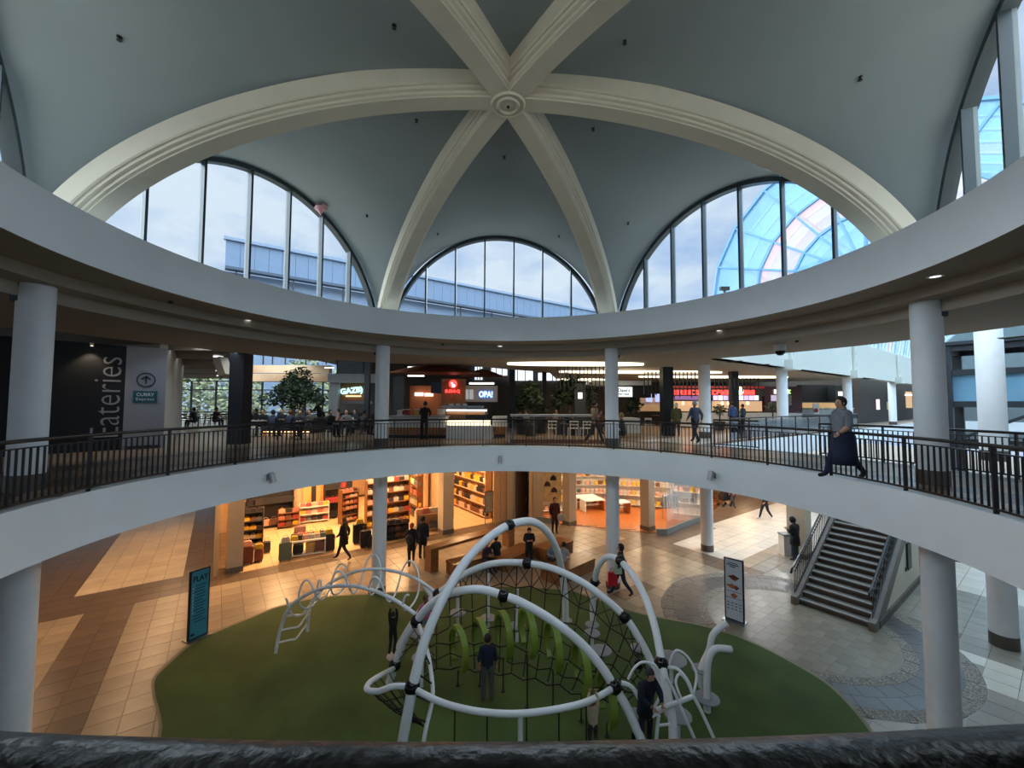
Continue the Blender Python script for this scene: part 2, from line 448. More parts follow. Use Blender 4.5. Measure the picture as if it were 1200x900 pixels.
TAN, BRN, SAND = tmat('tan_tile', hexc(166, 150, 128)), tmat('brown_tile', hexc(112, 94, 78)), tmat('sand_tile', hexc(206, 190, 164), .06)
WHT, GRY, DRK = tmat('white_tile', hexc(212, 204, 190), .05), tmat('grey_tile', hexc(154, 145, 132), .12), tmat('charcoal_tile', hexc(92, 88, 86), .1)
gf = struct('floor', 'polished tile floor of the lower level in tan, brown and grey fields')
MB().box((0, 0, -.112), (130, 130, .2)).build('floor_bed', GROUT, gf)
CC = Vector((8.95, 5.15, 0))             # centre of the round floor pattern by the stairs
def zone(a, b):
    p = G(a, b); dc = (p-CC).length
    if dc < 3.85: return 'ring'
    if b < -14.1:
        if -8.7 < a < -5.2: return 'sand'
        return 'brown'
    if -14.1 <= b < -12.6 and a < 12: return 'brown'
    if a < -8.9: return 'tan'
    if -7.6 < a < -6.8 and b > -12.6: return 'brown'
    if a > 13.6 and b > -5.5 and b < -2.1: return 'white'
    if a > 18.2 and -6 < b < 7: return 'white'
    if 15.2 < a < 18 and b > -2: return 'grey'
    if b > 4.3 and a > 11: return 'white' if a < 12.9 else 'grey'
    if 12.6 < a < 13.6 and b < 4: return 'brown'
    if b > -7.2 and b < -6.0 and a > 7: return 'brown'
    if a > 13.6 and b < -5.5: return 'brown'
    if a > 9 and b > -2: return 'grey'
    if 6.9 < a < 9 and -3.4 < b < -2.7: return 'brown'
    return 'tan'
ZC = {'sand': SAND, 'brown': BRN, 'tan': TAN, 'white': WHT, 'grey': GRY}
TS = 0.6
visible = []
GREEN_PX = [(182,813),(183,795),(200,777),(233,751),(300,722),(333,710),(383,700),(483,694),(580,688),(660,692),(690,700),(740,717),(787,727),(827,735),(880,753),(942,785),(978,810),(1019,858)]
gpts = [gp(x, y) for x, y in GREEN_PX]+[Vector((6.9, -.6, 0)), Vector((5.6, -2.2, 0)), Vector((3, -3.6, 0)), Vector((0, -4.1, 0)), Vector((-3.2, -3.7, 0)), Vector((-5.6, -2.2, 0)), Vector((-6.6, -.6, 0)), Vector((-7.05, .8, 0))]
gout = catmull(gpts, 5, closed=True)
def inpoly(p, poly):
    c = False; n = len(poly); j = n-1
    for i in range(n):
        a, b = poly[i], poly[j]
        if (a.y > p.y) != (b.y > p.y) and p.x < (b.x-a.x)*(p.y-a.y)/(b.y-a.y)+a.x: c = not c
        j = i
    return c
def project(p):
    q = CR.transposed() @ (p-CAM); return (600+F*q.x/-q.z, 450-F*q.y/-q.z) if q.z < -.1 else (-999, -999)
cells = []
for i in range(-34, 60):
    for j in range(-56, 18):
        a, b = (i+.5)*TS, (j+.5)*TS
        if j % 2 and False: pass
        p = G(a, b)
        if p.length > 34 or p.y < -3: continue
        if inpoly(p, gout) and all(inpoly(p+v, gout) for v in (GV*.5, -GV*.5, GU*.5, -GU*.5)): continue
        if b < -13.7 and a > -3.6: continue
        z = zone(a, b)
        if z == 'ring': continue
        x, y = project(p)
        cells.append((0 if (-20 < x < 1220 and 560 < y < 880) else 1, (p-CAM).length, a, b, z))
cells.sort()
def tile_mb(sx, sy, th=.012):
    e = .006; return MB().add([(x*(sx/2-k), y*(sy/2-k), zz) for zz, k in ((-th, e), (0, e)) for x, y in ((-1,-1),(1,-1),(1,1),(-1,1))], [(4,5,6,7),(0,1,5,4),(1,2,6,5),(2,3,7,6),(3,0,4,7)])
TM = {k: tile_mb(TS, TS).mesh('tile', m) for k, m in ZC.items()}
rest = {}
for n, (v, dd, a, b, z) in enumerate(cells):
    if n < 285: link('tile', TM[z], gf, loc=G(a, b), rz=GA)
    else: rest.setdefault(z, []).append((a, b))
q = MB(); keys = list(rest)
for mi, k in enumerate(keys):
    q.mat(mi); t_ = tile_mb(TS, TS)
    for a, b in rest[k]:
        o = G(a, b); vs = [Vector((v[0]*cos(GA)-v[1]*sin(GA), v[0]*sin(GA)+v[1]*cos(GA), v[2]))+o for v in t_.v]; q.add(vs, t_.f)
q.build('distant_tile', [ZC[k] for k in keys], gf)['kind'] = 'stuff'
# round pattern: pebble band, dark band, pebble band, inner field
def pebble():
    m = bpy.data.materials.new('pebble_band'); m.use_nodes = True; nt = m.node_tree; L = nt.links; b = nt.nodes['Principled BSDF']
    tc = nd(nt, 'ShaderNodeTexCoord'); v = nd(nt, 'ShaderNodeTexVoronoi', Scale=26.0); L.new(tc.outputs['Object'], v.inputs['Vector'])
    r = ramp(nt, v.outputs['Distance'], [(0.15, hexc(178, 168, 152)), (0.55, hexc(112, 102, 90))]); L.new(r.outputs[0], b.inputs['Base Color'])
    bp = nd(nt, 'ShaderNodeBump', Strength=.6, Distance=.01); bp.invert = True; L.new(v.outputs['Distance'], bp.inputs['Height']); L.new(bp.outputs[0], b.inputs['Normal'])
    b.inputs['Roughness'].default_value = .55; return m
PEB = pebble()
def ringseg(r0, r1, a0, a1, z, m, nm, par, n=6):
    vs = []; fs = []
    for i in range(n+1):
        a = a0+(a1-a0)*i/n
        for r in (r0, r1): vs += [(r*cos(a), r*sin(a), -.012), (r*cos(a), r*sin(a), z)]
    for i in range(n): b = i*4; fs += [(b+1, b+3, b+7, b+5), (b, b+1, b+5, b+4), (b+2, b+6, b+7, b+3)]
    fs += [(0, 2, 3, 1), (4*n, 4*n+1, 4*n+3, 4*n+2)]
    MB().add(vs, fs).build(nm, m, par, loc=(CC.x, CC.y, 0))
rg = struct('floor', 'round floor pattern of dark and pebble rings at the foot of the stairs')
for i in range(24):
    a0, a1 = 2*PI*i/24+.004, 2*PI*(i+1)/24-.004
    ringseg(3.55, 3.9, a0, a1, .002, PEB, 'pebble_band', rg); ringseg(2.45, 2.75, a0, a1, .002, PEB, 'pebble_band', rg)
for k in range(2):
    for i in range(36):
        a0, a1 = 2*PI*(i+.5*k)/36+.003, 2*PI*(i+1+.5*k)/36-.003
        ringseg(2.755+.395*k, 3.145+.40*k, a0, a1, 0, DRK, 'dark_tile', rg, 3)
MB().lathe([(4.45, -.006), (3.9, -.006)], n=48).build('outer_bed', GRY, rg, loc=(CC.x, CC.y, 0))
MB().lathe([(3.92, -.004), (2.45, -.004)], n=48).build('ring_bed', GROUT, rg, loc=(CC.x, CC.y, 0))
RTAN = tmat('ring_tan_tile', hexc(140, 128, 110))
MB().lathe([(2.45, -.002), (0, -.002)], n=48).build('inner_bed', RTAN, rg, loc=(CC.x, CC.y, 0))
for i in range(-5, 6):
    for j in range(-9, 10):
        a, b = i*.6+.3*(j % 2), (j)*.3
        if sqrt(a*a+b*b) > 2.38: continue
        sx, sy = .6, .3
        t_ = link('tile', None or bpy.data.meshes.get('ring_tile') or tile_mb(.6, .3).mesh('ring_tile', RTAN), rg, loc=CC+GV*a+GU*b+Vector((0, 0, .001)), rz=GA)
# green play surface
def flat_poly(pts, z0, z1, m, name, par=None, **kw):
    import bmesh
    bm = bmesh.new(); top = [bm.verts.new((p.x, p.y, z1)) for p in pts]; bot = [bm.verts.new((p.x, p.y, z0)) for p in pts]; n = len(pts)
    bm.faces.new(top)
    for i in range(n): bm.faces.new((bot[i], bot[(i+1) % n], top[(i+1) % n], top[i]))
    bmesh.ops.triangulate(bm, faces=[f for f in bm.faces if len(f.verts) > 4]); bmesh.ops.recalc_face_normals(bm, faces=bm.faces)
    me = bpy.data.meshes.new(name); bm.to_mesh(me); bm.free(); me.materials.append(m); return link(name, me, par, **kw)
GREEN = mat('green_rubber', hexc(74, 98, 46), 0.85, var=0.22, scale=0.7, bump=.3, bscale=160)
pm = struct('floor', 'dark green rubber play surface'); pm.name = 'floor'
flat_poly(gout, -.01, .008, GREEN, 'rubber_surface', pm)
gout2 = [p*1.012 for p in gout]
flat_poly(gout2, -.011, .004, mat('rubber_edge', hexc(150, 140, 120), .8), 'edge_strip', pm)
# ---------------- upper floor
MFL = tmat('upper_floor_tile', hexc(172, 142, 112), .10, .28)
uf = struct('floor', 'tiled floor of the upper gallery')
MB().lathe([(RM+.3, ZM), (11.25, ZM)], n=180).build('walkway_floor', mat('walkway_screed', hexc(96, 84, 72), .4), uf)
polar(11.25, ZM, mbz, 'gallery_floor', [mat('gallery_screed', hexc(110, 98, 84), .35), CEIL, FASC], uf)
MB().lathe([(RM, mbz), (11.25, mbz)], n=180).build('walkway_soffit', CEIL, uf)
q = MB(); UM = [MFL, tmat('upper_dark_tile', hexc(104, 88, 76), .08, .3), WHT]
for i in range(-40, 62):
    for j in range(-56, 10):
        a, b = (i+.5)*TS, (j+.5)*TS; p = G(a, b); r = p.length
        if r < RM+.45 or r > 30 or p.y < -5: continue
        if r > 10.9 and a > 0 and VB0-.4 < b < VB1+.4: continue
        q.mat(1 if (8.3 < r < 8.95 or 10.6 < r < 11.3) else (2 if b > -5 and a > 9 and r > 11.3 else 0)); t_ = tile_mb(TS, TS, .004)
        q.add([Vector((v[0]*cos(GA)-v[1]*sin(GA), v[0]*sin(GA)+v[1]*cos(GA), v[2]+.004+ZM))+Vector((p.x, p.y, 0)) for v in t_.v], t_.f)
q.build('upper_tile', UM, uf)['kind'] = 'stuff'
# ---------------- ceiling of the gallery
gc = struct('ceiling', 'cream ceiling over the upper gallery')
def ceil_polar():
    vs = []; fs = []; N = 360; edge = {}
    def hall(d):
        a, b = ab(d)
        if a > 0 and b < 0 and -b*12.2 < -VB0: return -VB0/max(-b, 1e-3)
        if a > 0 and b >= 0 and b*12.2 < VB1: return VB1/max(b, 1e-3)
        return 12.2
    def outer(deg):
        T = [(-180, 34), (-80, 34), (-79, 12.5), (-62, 12.5), (-38, 13.6), (-37, 12.5), (-6, 13.2), (0, 14.6), (8, 16.5), (9, 34), (180, 34)]
        for (x0, y0), (x1, y1) in zip(T[:-1], T[1:]):
            if x0 <= deg <= x1: return y0+(y1-y0)*(deg-x0)/(x1-x0)
        return 34
    for i in range(N):
        A = 2*PI*i/N; d = Vector((sin(A), cos(A), 0)); deg = math.degrees(A) if A < PI else math.degrees(A)-360
        r0 = hall(d); r1 = max(outer(deg), 12.2); r0 = min(r0, r1)
        for r in (8.72, 12.2, r0, r1): vs.append(d*r+Vector((0, 0, CZ)))
        for r in (12.2 if r0 > 12.3 else r1, ): vs.append(d*r+Vector((0, 0, CZ+.6)))
    for i in range(N):
        j = (i+1) % N; q = 5*i; w_ = 5*j
        fs += [(q, w_, w_+1, q+1), (q+2, w_+2, w_+3, q+3)]
        d1 = (vs[q+2]-vs[q+1]).length > .1
        fs.append((q+1 if d1 else q+3, w_+1 if d1 else w_+3, w_+4, q+4))
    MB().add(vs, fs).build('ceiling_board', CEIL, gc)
ceil_polar()
# ================================================================ SKY-LIT HALL ON THE RIGHT
HALLW = mat('hall_white', hexc(220, 218, 208), .6, var=.02)
HT = EYE+4.2
hall = struct('wall_hall', 'white beam wall of the sky-lit hall carried by round columns')
MB().add([G(a, b, z) for b in (VB0, VB0-.5) for a in (12.0, 62) for z in (CZ, HT)], [(0, 2, 3, 1), (4, 5, 7, 6), (0, 4, 6, 2), (0, 1, 5, 4), (1, 3, 7, 5), (2, 6, 7, 3)]).build('beam_face', HALLW, hall)
MB().add([G(a, b, z) for b in (VB1, VB1+.5) for a in (10, 62) for z in (CZ, HT)], [(0, 2, 3, 1), (4, 5, 7, 6), (0, 4, 6, 2), (0, 1, 5, 4), (1, 3, 7, 5), (2, 6, 7, 3)]).build('beam_face', HALLW, hall)
for a in (18.95, 29.2, 40.5, 54):
    q = G(a, VB0-.02); MB().box((0, 0, 0), (1.1, .75, .5)).build('beam_capital', HALLW, hall, loc=(q.x, q.y, CZ+.12), rz=GA)
    MB().box((0, 0, 0), (.5, .12, 1.9)).build('beam_pilaster', HALLW, hall, loc=(G(a+.2, VB0+.08).x, G(a+.2, VB0+.08).y, CZ+1.3), rz=GA)
    column('column', G(a, VB0-.35), .25, ZM, CZ, .25, 'white column under the beam of the sky-lit hall')
    for zz in (.75, 1.55):
        f = thing('wall_fixture', '%s grey bracket lamp at the %s pilaster of the hall beam' % ('lower' if zz < 1 else 'upper', {18.95: 'nearest', 29.2: 'second', 40.5: 'third', 54: 'farthest'}[a]), 'lamp', G(a+.2, VB0+.14, CZ+zz), GA, 'bracket lamps on the hall beam')
        MB().box((0, .04, 0), (.08, .08, .22)).build('bracket', LIGHTFR, f); MB().box((.2, .18, .08), (.45, .10, .06)).build('lamp_head', LIGHTFR, f)
# barrel skylight
sky_ = struct('window_7', 'glazed barrel skylight with white ribs and pink and blue panes')
cb = (VB0+VB1)/2-.1; RB = (VB1-VB0)/2+.3
def tinted(name, t, d):
    m = glass(name, t, .1); nt = m.node_tree; out = nt.nodes['Material Output']; src = out.inputs[0].links[0].from_socket
    df = nd(nt, 'ShaderNodeBsdfDiffuse'); df.inputs[0].default_value = (*d, 1); tl = nd(nt, 'ShaderNodeBsdfTranslucent'); tl.inputs[0].default_value = (*d, 1)
    a = nd(nt, 'ShaderNodeMixShader'); nt.links.new(df.outputs[0], a.inputs[1]); nt.links.new(tl.outputs[0], a.inputs[2])
    b = nd(nt, 'ShaderNodeMixShader'); b.inputs[0].default_value = .45; nt.links.new(src, b.inputs[1]); nt.links.new(a.outputs[0], b.inputs[2]); nt.links.new(b.outputs[0], out.inputs[0]); return m
PB = tinted('blue_pane', (.55, .82, 1), (.28, .50, .72)); PP = tinted('pink_pane', (1, .85, .85), (.85, .55, .55)); PC = tinted('pale_pane', (.8, .94, 1), (.45, .72, .9)); PCL = glass('hall_clear_pane', (.9, .97, 1), .1)
def arc_pt(a, t): return G(a, cb-RB*cos(t), HT+RB*sin(t))
NB = 48
arcm = MB().tube([Vector((0, -RB*cos(PI*j/10), RB*sin(PI*j/10))) for j in range(11)], .06, 6).mesh('skylight_rib', HALLW, True)
pm_ = []
for m in (PB, PC, PP):
    q = MB(); n = 10
    q.add([Vector((x, -RB*cos(PI*j/n), RB*sin(PI*j/n))) for j in range(n+1) for x in (0, .94)], [(2*j, 2*j+1, 2*j+3, 2*j+2) for j in range(n)]); pm_.append(q.mesh('skylight_pane', m))
for i in range(NB):
    p = G(12.5+i*1.0, cb, HT); link('skylight_rib', arcm, sky_, loc=p).rotation_euler = (0, 0, GA)
    link('skylight_pane', pm_[(0, 1, 1, 2, 1, 0, 1, 1)[i % 8]], sky_, loc=p).rotation_euler = (0, 0, GA)
for t in (PI*.12, PI*.3, PI*.5, PI*.7, PI*.88):
    MB().bar(arc_pt(12.5, t), arc_pt(60, t), .08, .08).build('skylight_purlin', HALLW, sky_)
MB().add([G(60.5, VB0-1, ZM-2), G(60.5, VB1+1, ZM-2), G(60.5, VB1+1, HT+RB), G(60.5, VB0-1, HT+RB)], [(0, 1, 2, 3)]).build('end_wall', LIGHTFR, sky_)
# end lunette towards the atrium
lu = struct('trim_3', 'white gable above the hall where it meets the gallery')
def fan(r0, r1, m, nm):
    for j in range(10):
        t0, t1 = PI*j/10, PI*(j+1)/10; f = lambda r, t: G(12.4, cb-r*cos(t), HT+r*sin(t))
        MB().add([f(r0, t0), f(r1, t0), f(r1, t1), f(r0, t1)], [(0, 1, 2, 3)]).build(nm, m, lu)
fan(.02, RB*.42, PB, 'gable_pane'); fan(RB*.42, RB*.66, PP, 'gable_pane'); fan(RB*.66, RB, PB, 'gable_pane')
for r in (RB*.42, RB*.66, RB): 
    for j in range(10): MB().bar(*[G(12.36, cb-r*cos(PI*k/10), HT+r*sin(PI*k/10)) for k in (j, j+1)], .09, .09).build('gable_bar', mat('gable_blue', hexc(90, 140, 180), .5), lu)
for j in range(11): MB().bar(G(12.36, cb, HT), G(12.36, cb-RB*cos(PI*j/10), HT+RB*sin(PI*j/10)), .07, .07).build('gable_bar', MATS['gable_blue'], lu)
# railings on the hall edge
def straight_rail(p0, p1, label, panel=None, name='hall_railing', step=.115):
    t = thing(name, label, 'railing', p0); d = p1-p0; L = d.length; d.normalize(); rz = math.atan2(d.y, d.x)
    t.rotation_euler = (0, 0, rz)
    MB().tube([(0, 0, 1.0), (L, 0, 1.0)], .03, 8).build('handrail', BLACK, t, smooth=True)
    MB().box((L/2, 0, .07), (L, .04, .03)).build('lower_rail', BLACK, t)
    n = max(1, int(L/1.6))
    for i in range(n+1): MB().box((L*i/n, 0, .5), (.05, .05, 1.0)).build('post', BLACK, t)
    if panel:
        for i in range(n): MB().box((L*(i+.5)/n, 0, .52), (L/n-.1, .015, .8)).build('glass_panel', panel, t)
    else:
        k = int(L/step); bal = MB().box((0, 0, .5), (.016, .02, .86)).mesh('baluster', BLACK)
        for i in range(1, k): link('baluster', bal, t, loc=(L*i/k, 0, 0))
    return t
straight_rail(G(12.9, VB0-.06, ZM), G(30, VB0-.06, ZM), 'straight railing with grey panels along the far side of the hall opening', glass('grey_panel', (.55, .58, .6), .25))
railing(11.18, rad(76), rad(96), ZM, 'short curved black railing on the right behind the outer column', name='gallery_railing')
railing(11.18, rad(62.5), rad(74.5), ZM, 'curved black railing behind the woman in the long skirt', name='gallery_railing')
railing(11.18, rad(45), rad(53), ZM, 'short black railing beside the man in the plaid shirt', name='gallery_railing')
# outer columns
column('column', Vector((9.3, 11.56, 0)), .27, ZM, CZ, .3, 'round white column beside the red food stall')
column('column', Vector((9.3, 11.56, 0)), .27, 0, mbz, .3, 'round grey column by the shop with the glass corner')
column('column', Vector((14.18, 4.08, 0)), .29, ZM, EYE+2.3, .3, 'round beige column behind the right white column')
column('column', Vector((14.18, 4.08, 0)), .29, 0, mbz+.2, .36, 'round beige column with steel base on the right')
# lift tower
lf = thing('lift_tower', 'dark steel and glass lift tower in the sky-lit hall', 'lift', G(23.6, 4.6), GA)
q = MB()
for x in (-1.5, 1.5):
    for y in (-1.5, 1.5): MB().box((x, y, 4.75), (.32, .32, 9.5)).build('corner_post', DKGREY, lf)
for z in (9.4, 8.3, 6.9, 5.1): MB().box((0, -1.5, z), (3, .2, .26)).box((0, 1.5, z), (3, .2, .26)).box((-1.5, 0, z), (.2, 3, .26)).box((1.5, 0, z), (.2, 3, .26)).build('cross_beam', DKGREY, lf)
MB().bar((-1.5, -1.5, 5.2), (1.5, -1.5, 6.9), .12, .12).bar((-1.5, -1.5, 6.9), (-1.5, 1.5, 5.2), .12, .12).build('brace', DKGREY, lf)
MB().box((0, -1.42, 7.6), (2.7, .02, 1.2)).box((-1.42, 0, 7.6), (.02, 2.7, 1.2)).build('glass_panel', PC, lf)
MB().box((0, 0, 9.6), (3.5, 3.5, .15)).build('roof_slab', DKGREY, lf)
# ================================================================ STAIRS (lower level, climbing away inside the hall)
STONE = mat('stair_stone', hexc(120, 112, 104), .55, var=.12); NOSE = mat('stair_nosing', hexc(176, 172, 164), .5, var=.05); PLINTH = mat('stair_plinth', hexc(104, 96, 88), .6)
st = struct('trim_4', 'stone staircase with pale nosings climbing to the upper gallery')
SA, SB0, SB1, RI, TR, NS = 11.95, .62, 2.5, .168, .30, 20
st.location = G(SA, 0); st.rotation_euler = (0, 0, GA)      # local x = a ; local y = -b
for i in range(NS):
    MB().box((i*TR+TR/2, -(SB0+SB1)/2, (i+.5)*RI-.02), (TR, SB1-SB0, RI-.04)).build('riser', mat('stair_riser', hexc(78, 68, 60), .6), st)
    MB().box((i*TR+TR/2-.015, -(SB0+SB1)/2, (i+1)*RI-.02), (TR+.03, SB1-SB0, .04)).mat(1).box((i*TR+.02, -(SB0+SB1)/2, (i+1)*RI+.003), (.05, SB1-SB0-.02, .008)).build('tread', [STONE, NOSE], st)
Lr = NS*TR; Hh = NS*RI
for s_, y in ((1, -SB0+.09), (-1, -SB1-.09)):
    MB().add([Vector((x, y+w_*.09, z)) for w_ in (-1, 1) for x, z in ((-.22, 0), (-.22, .26), (.05, .30), (Lr, Hh+.26), (Lr, Hh-.2), (.5, 0))],
             [(0, 5, 4, 3, 2, 1), (6, 7, 8, 9, 10, 11), (0, 1, 7, 6), (1, 2, 8, 7), (2, 3, 9, 8), (3, 4, 10, 9), (4, 5, 11, 10), (5, 0, 6, 11)]).build('stringer', STONE, st)
MB().add([Vector((x, y, z)) for y in (-SB1-.14, -SB1-.02) for x, z in ((.1, 0), (Lr, 0), (Lr, Hh+.02), (.1, .02))], [(0, 1, 2, 3), (4, 7, 6, 5), (0, 4, 5, 1), (1, 5, 6, 2)]).build('side_wall', CREAM, st)
MB().box((Lr/2+.2, -SB1-.17, .11), (Lr, .06, .22)).build('plinth', PLINTH, st)
MB().box((4.2, -SB1-.18, 1.35), (.5, .05, .95)).build('access_panel', DKGREY, st)
MB().box((3.75, -SB1-.17, .95), (.08, .04, .12)).build('wall_switch', DKGREY, st)
for nm, y, lb in (('stair_railing', -SB0+.09, 'black sloping stair railing on the left of the steps'), ('stair_railing', -SB1-.09, 'black sloping stair railing on the right of the steps')):
    t = thing(nm, lb, 'railing', st.location, GA)
    s0, s1 = Vector((-.1, y, .30)), Vector((Lr, y, Hh+.28)); up = Vector((0, 0, .92))
    MB().tube([s0+up+Vector((-.28, 0, -.14)), s0+up+Vector((-.2, 0, -.02)), s0+up+Vector((0, 0, .05)), s1+up], .035, 8).build('handrail', BLACK, t, smooth=True)
    MB().bar(s0+Vector((.05, 0, .1)), s1+Vector((0, 0, .1)), .04, .03).bar(s0+up*.85+Vector((.05, 0, 0)), s1+up*.85, .03, .02).build('lower_rail', BLACK, t)
    n = 44; bm_ = MB().box((0, 0, .44), (.02, .02, .78)).mesh('baluster', BLACK)
    for i in range(n+1): link('baluster', bm_, t, loc=s0.lerp(s1, i/n))
# ================================================================ LEFT: EATERIES WALL
BLKW = mat('charcoal_wall', hexc(24, 28, 34), .7, var=.08); GREYW = mat('grey_wall', hexc(150, 152, 162), .7, var=.03); WALLW = mat('offwhite_wall', hexc(196, 192, 186), .7)
P0, P1, P2 = Vector((-17.6, .3, 0)), Vector((-12.87, 5.75, 0)), Vector((-12.1, 6.45, 0))
P3 = P2+Vector((-.586, .81, 0))*8.5
def wall(p, q, z0, z1, m, name, th=.2, par=None, kw=None):
    d = (q-p); L = d.length; rz = math.atan2(d.y, d.x)
    return MB().box((L/2, th/2, (z0+z1)/2), (L, th, z1-z0)).build(name, m, par, loc=(p.x, p.y, 0), rz=rz)
wl = struct('wall_left', 'charcoal wall with upright lettering and a grey sign wall beside it')
wall(P0, P1, ZM, CZ, BLKW, 'charcoal_panel', par=wl); wall(P1, P2, ZM, CZ, GREYW, 'grey_panel', par=wl); wall(P2, P3, ZM, CZ+1.2, WALLW, 'return_wall', par=wl)
MB().box((0, 0, ZM+.06), (.9, .05, .12)).build('skirting', DKGREY, wl, loc=(-12.45, 6.05, 0), rz=.75)
nw = Vector(((P1-P0).y, -(P1-P0).x, 0)).normalized()
tp = P1+(P0-P1).normalized()*.43+nw*.012
M_ = face_mat((tp.x, tp.y, (at(125, 465, 13.3).z)), nw) @ Matrix.Rotation(PI/2, 4, 'Z')
TXT = mat('sign_lettering', hexc(160, 162, 168), .5)
def flat_text(name, s, m, M, w, h, parent=None, label=None, ext=.006, bold=0.0, **kw):
    """lettering scaled to w x h metres in the plane of M"""
    cu = bpy.data.curves.new(name, 'FONT'); cu.body = s; cu.size = 1; cu.extrude = ext; cu.align_x = 'LEFT'; cu.offset = bold; cu.resolution_u = 3
    tmp = bpy.data.objects.new('tmp', cu); C.objects.link(tmp)
    dg = bpy.context.evaluated_depsgraph_get(); me = bpy.data.meshes.new_from_object(tmp.evaluated_get(dg)); bpy.data.objects.remove(tmp); bpy.data.curves.remove(cu)
    xs = [v.co.x for v in me.vertices]; ys = [v.co.y for v in me.vertices]
    x0, x1, y0, y1 = min(xs), max(xs), min(ys), max(ys)
    me.transform(M @ Matrix.Diagonal((w/(x1-x0), h/(y1-y0), 1, 1)) @ Matrix.Translation((-(x0+x1)/2, -(y0+y1)/2, 0)))
    me.materials.clear(); me.materials.append(m)
    return link(name, me, parent, label, **kw)
flat_text('wall_lettering', 'Eateries', TXT, M_, 2.62, .66, None, 'large upright word Eateries in thin grey letters on the charcoal wall', bold=-.012, cat='lettering')
ng = Vector(((P2-P1).y, -(P2-P1).x, 0)).normalized(); gm = (P1+P2)/2+ng*.012
ar = thing('arrow_sign', 'black ringed upward arrow on the grey wall', 'sign', (gm.x, gm.y, at(168, 445, 13.8).z))
Mx = face_mat((0, 0, 0), ng)
MB().lathe([(.215, 0), (.215, .01), (.245, .01), (.245, 0)], n=40, M=Mx.to_3x3()).build('ring', BLACK, ar)
MB().prism([(-.02, -.13), (.02, -.13), (.02, .12), (-.02, .12)], 0, .01, M=Mx.to_3x3()).prism([(0, .15), (-.13, .03), (-.11, 0), (0, .10), (.11, 0), (.13, .03)], 0, .011, M=Mx.to_3x3()).build('arrow', BLACK, ar)
cs = thing('curry_sign', 'teal sign reading CURRY Express on the grey wall', 'sign', (gm.x, gm.y, at(166, 465, 13.8).z))
MB().box((0, 0, 0), (.62, .40, .03), M=Mx.to_3x3()).build('sign_board', mat('teal_board', hexc(24, 92, 104), .5), cs)
SW = mat('white_print', hexc(225, 228, 230), .5)
flat_text('lettering', 'CURRY', SW, Mx @ Matrix.Translation((0, .08, .018)), .46, .11, cs, bold=.02, ext=.003)
flat_text('lettering', 'Express', SW, Mx @ Matrix.Translation((0, -.09, .018)), .46, .12, cs, ext=.003)
dl_ = thing('wall_spot', 'small lit spot lamp above the charcoal wall', 'lamp', (P1-(P1-P0).normalized()*.83+nw*.22).to_tuple()[:2]+(CZ-.08,))
MB().lathe([(0, -.03), (.045, -.03), (.05, .06), (.0, .06)], n=14).build('housing', WHITE, dl_); MB().lathe([(0, -.034), (.035, -.034)], n=12).build('lens', WARM, dl_)
light('SPOT', 'wall_spot_light', (0, 0, -.05), 14, (1, .75, .5), dl_, rot=(0, 0, 0), spot=1.7, radius=.03)
# ================================================================ FOOD COURT ON THE UPPER LEVEL
def span(px0, py0, px1, py1, depth):
    cx, cy = (px0+px1)/2, (py0+py1)/2
    return at(px0, cy, depth).x, at(px1, cy, depth).x, at(cx, py1, depth).z, at(cx, py0, depth).z
def block(mb, px0, py0, px1, py1, depth, th=.3):      # box whose face is depth metres ahead
    x0, x1, z0, z1 = span(px0, py0, px1, py1, depth); y = CAM.y+depth
    return mb.box(((x0+x1)/2, y+th/2, (z0+z1)/2), (x1-x0, th, z1-z0))
def tagged(mb, name, m, label, cat, group=None, smooth=False):
    return mb.build(name, m, None, smooth, label=label, cat=cat, group=group)
def panel(name, m, px0, py0, px1, py1, depth, th=.3, par=None, **kw):
    return block(MB(), px0, py0, px1, py1, depth, th).build(name, m, par, **kw)
TANW = mat('tan_wall', hexc(206, 170, 132), .7); GREYP = mat('grey_cornice', hexc(176, 178, 178), .6); DARKW = mat('dark_shop_wall', hexc(38, 36, 36), .7)
WOODP = wood('warm_wood_panel', hexc(120, 76, 38), hexc(160, 108, 60)); WOODD = wood('dark_wood', hexc(70, 42, 24), hexc(100, 62, 38)); WPAN = mat('white_laminate', hexc(220, 220, 216), .4)
# black square columns
def sq_column(px, pybase, wpx, label, top=None):
    p = mp(px, pybase); wd = wpx/F*(p.y-CAM.y); t = struct('column', label, (p.x, p.y+wd/2, 0))
    MB().box((0, 0, (ZM+(top or CZ))/2), (wd, wd, (top or CZ)-ZM)).build('shaft', mat('black_column', hexc(20, 26, 36), .5), t)
    MB().box((0, 0, ZM+.1), (wd+.02, wd+.02, .2)).build('column_base', BLACK, t); return t
sq_column(274, 521, 17, 'square black column left of the indoor tree')
sq_column(428.5, 506, 5.5, 'slim black column beside the wooden kiosk', CZ+1.8); sq_column(600, 502, 7, 'black column among tall plants', CZ+1.8)
sq_column(784, 511, 12, 'black column between the hanging slats', CZ); sq_column(863, 507, 8, 'black column before the red food stall', CZ); sq_column(638, 500, 5, 'thin black column behind the palms', CZ+1.8)
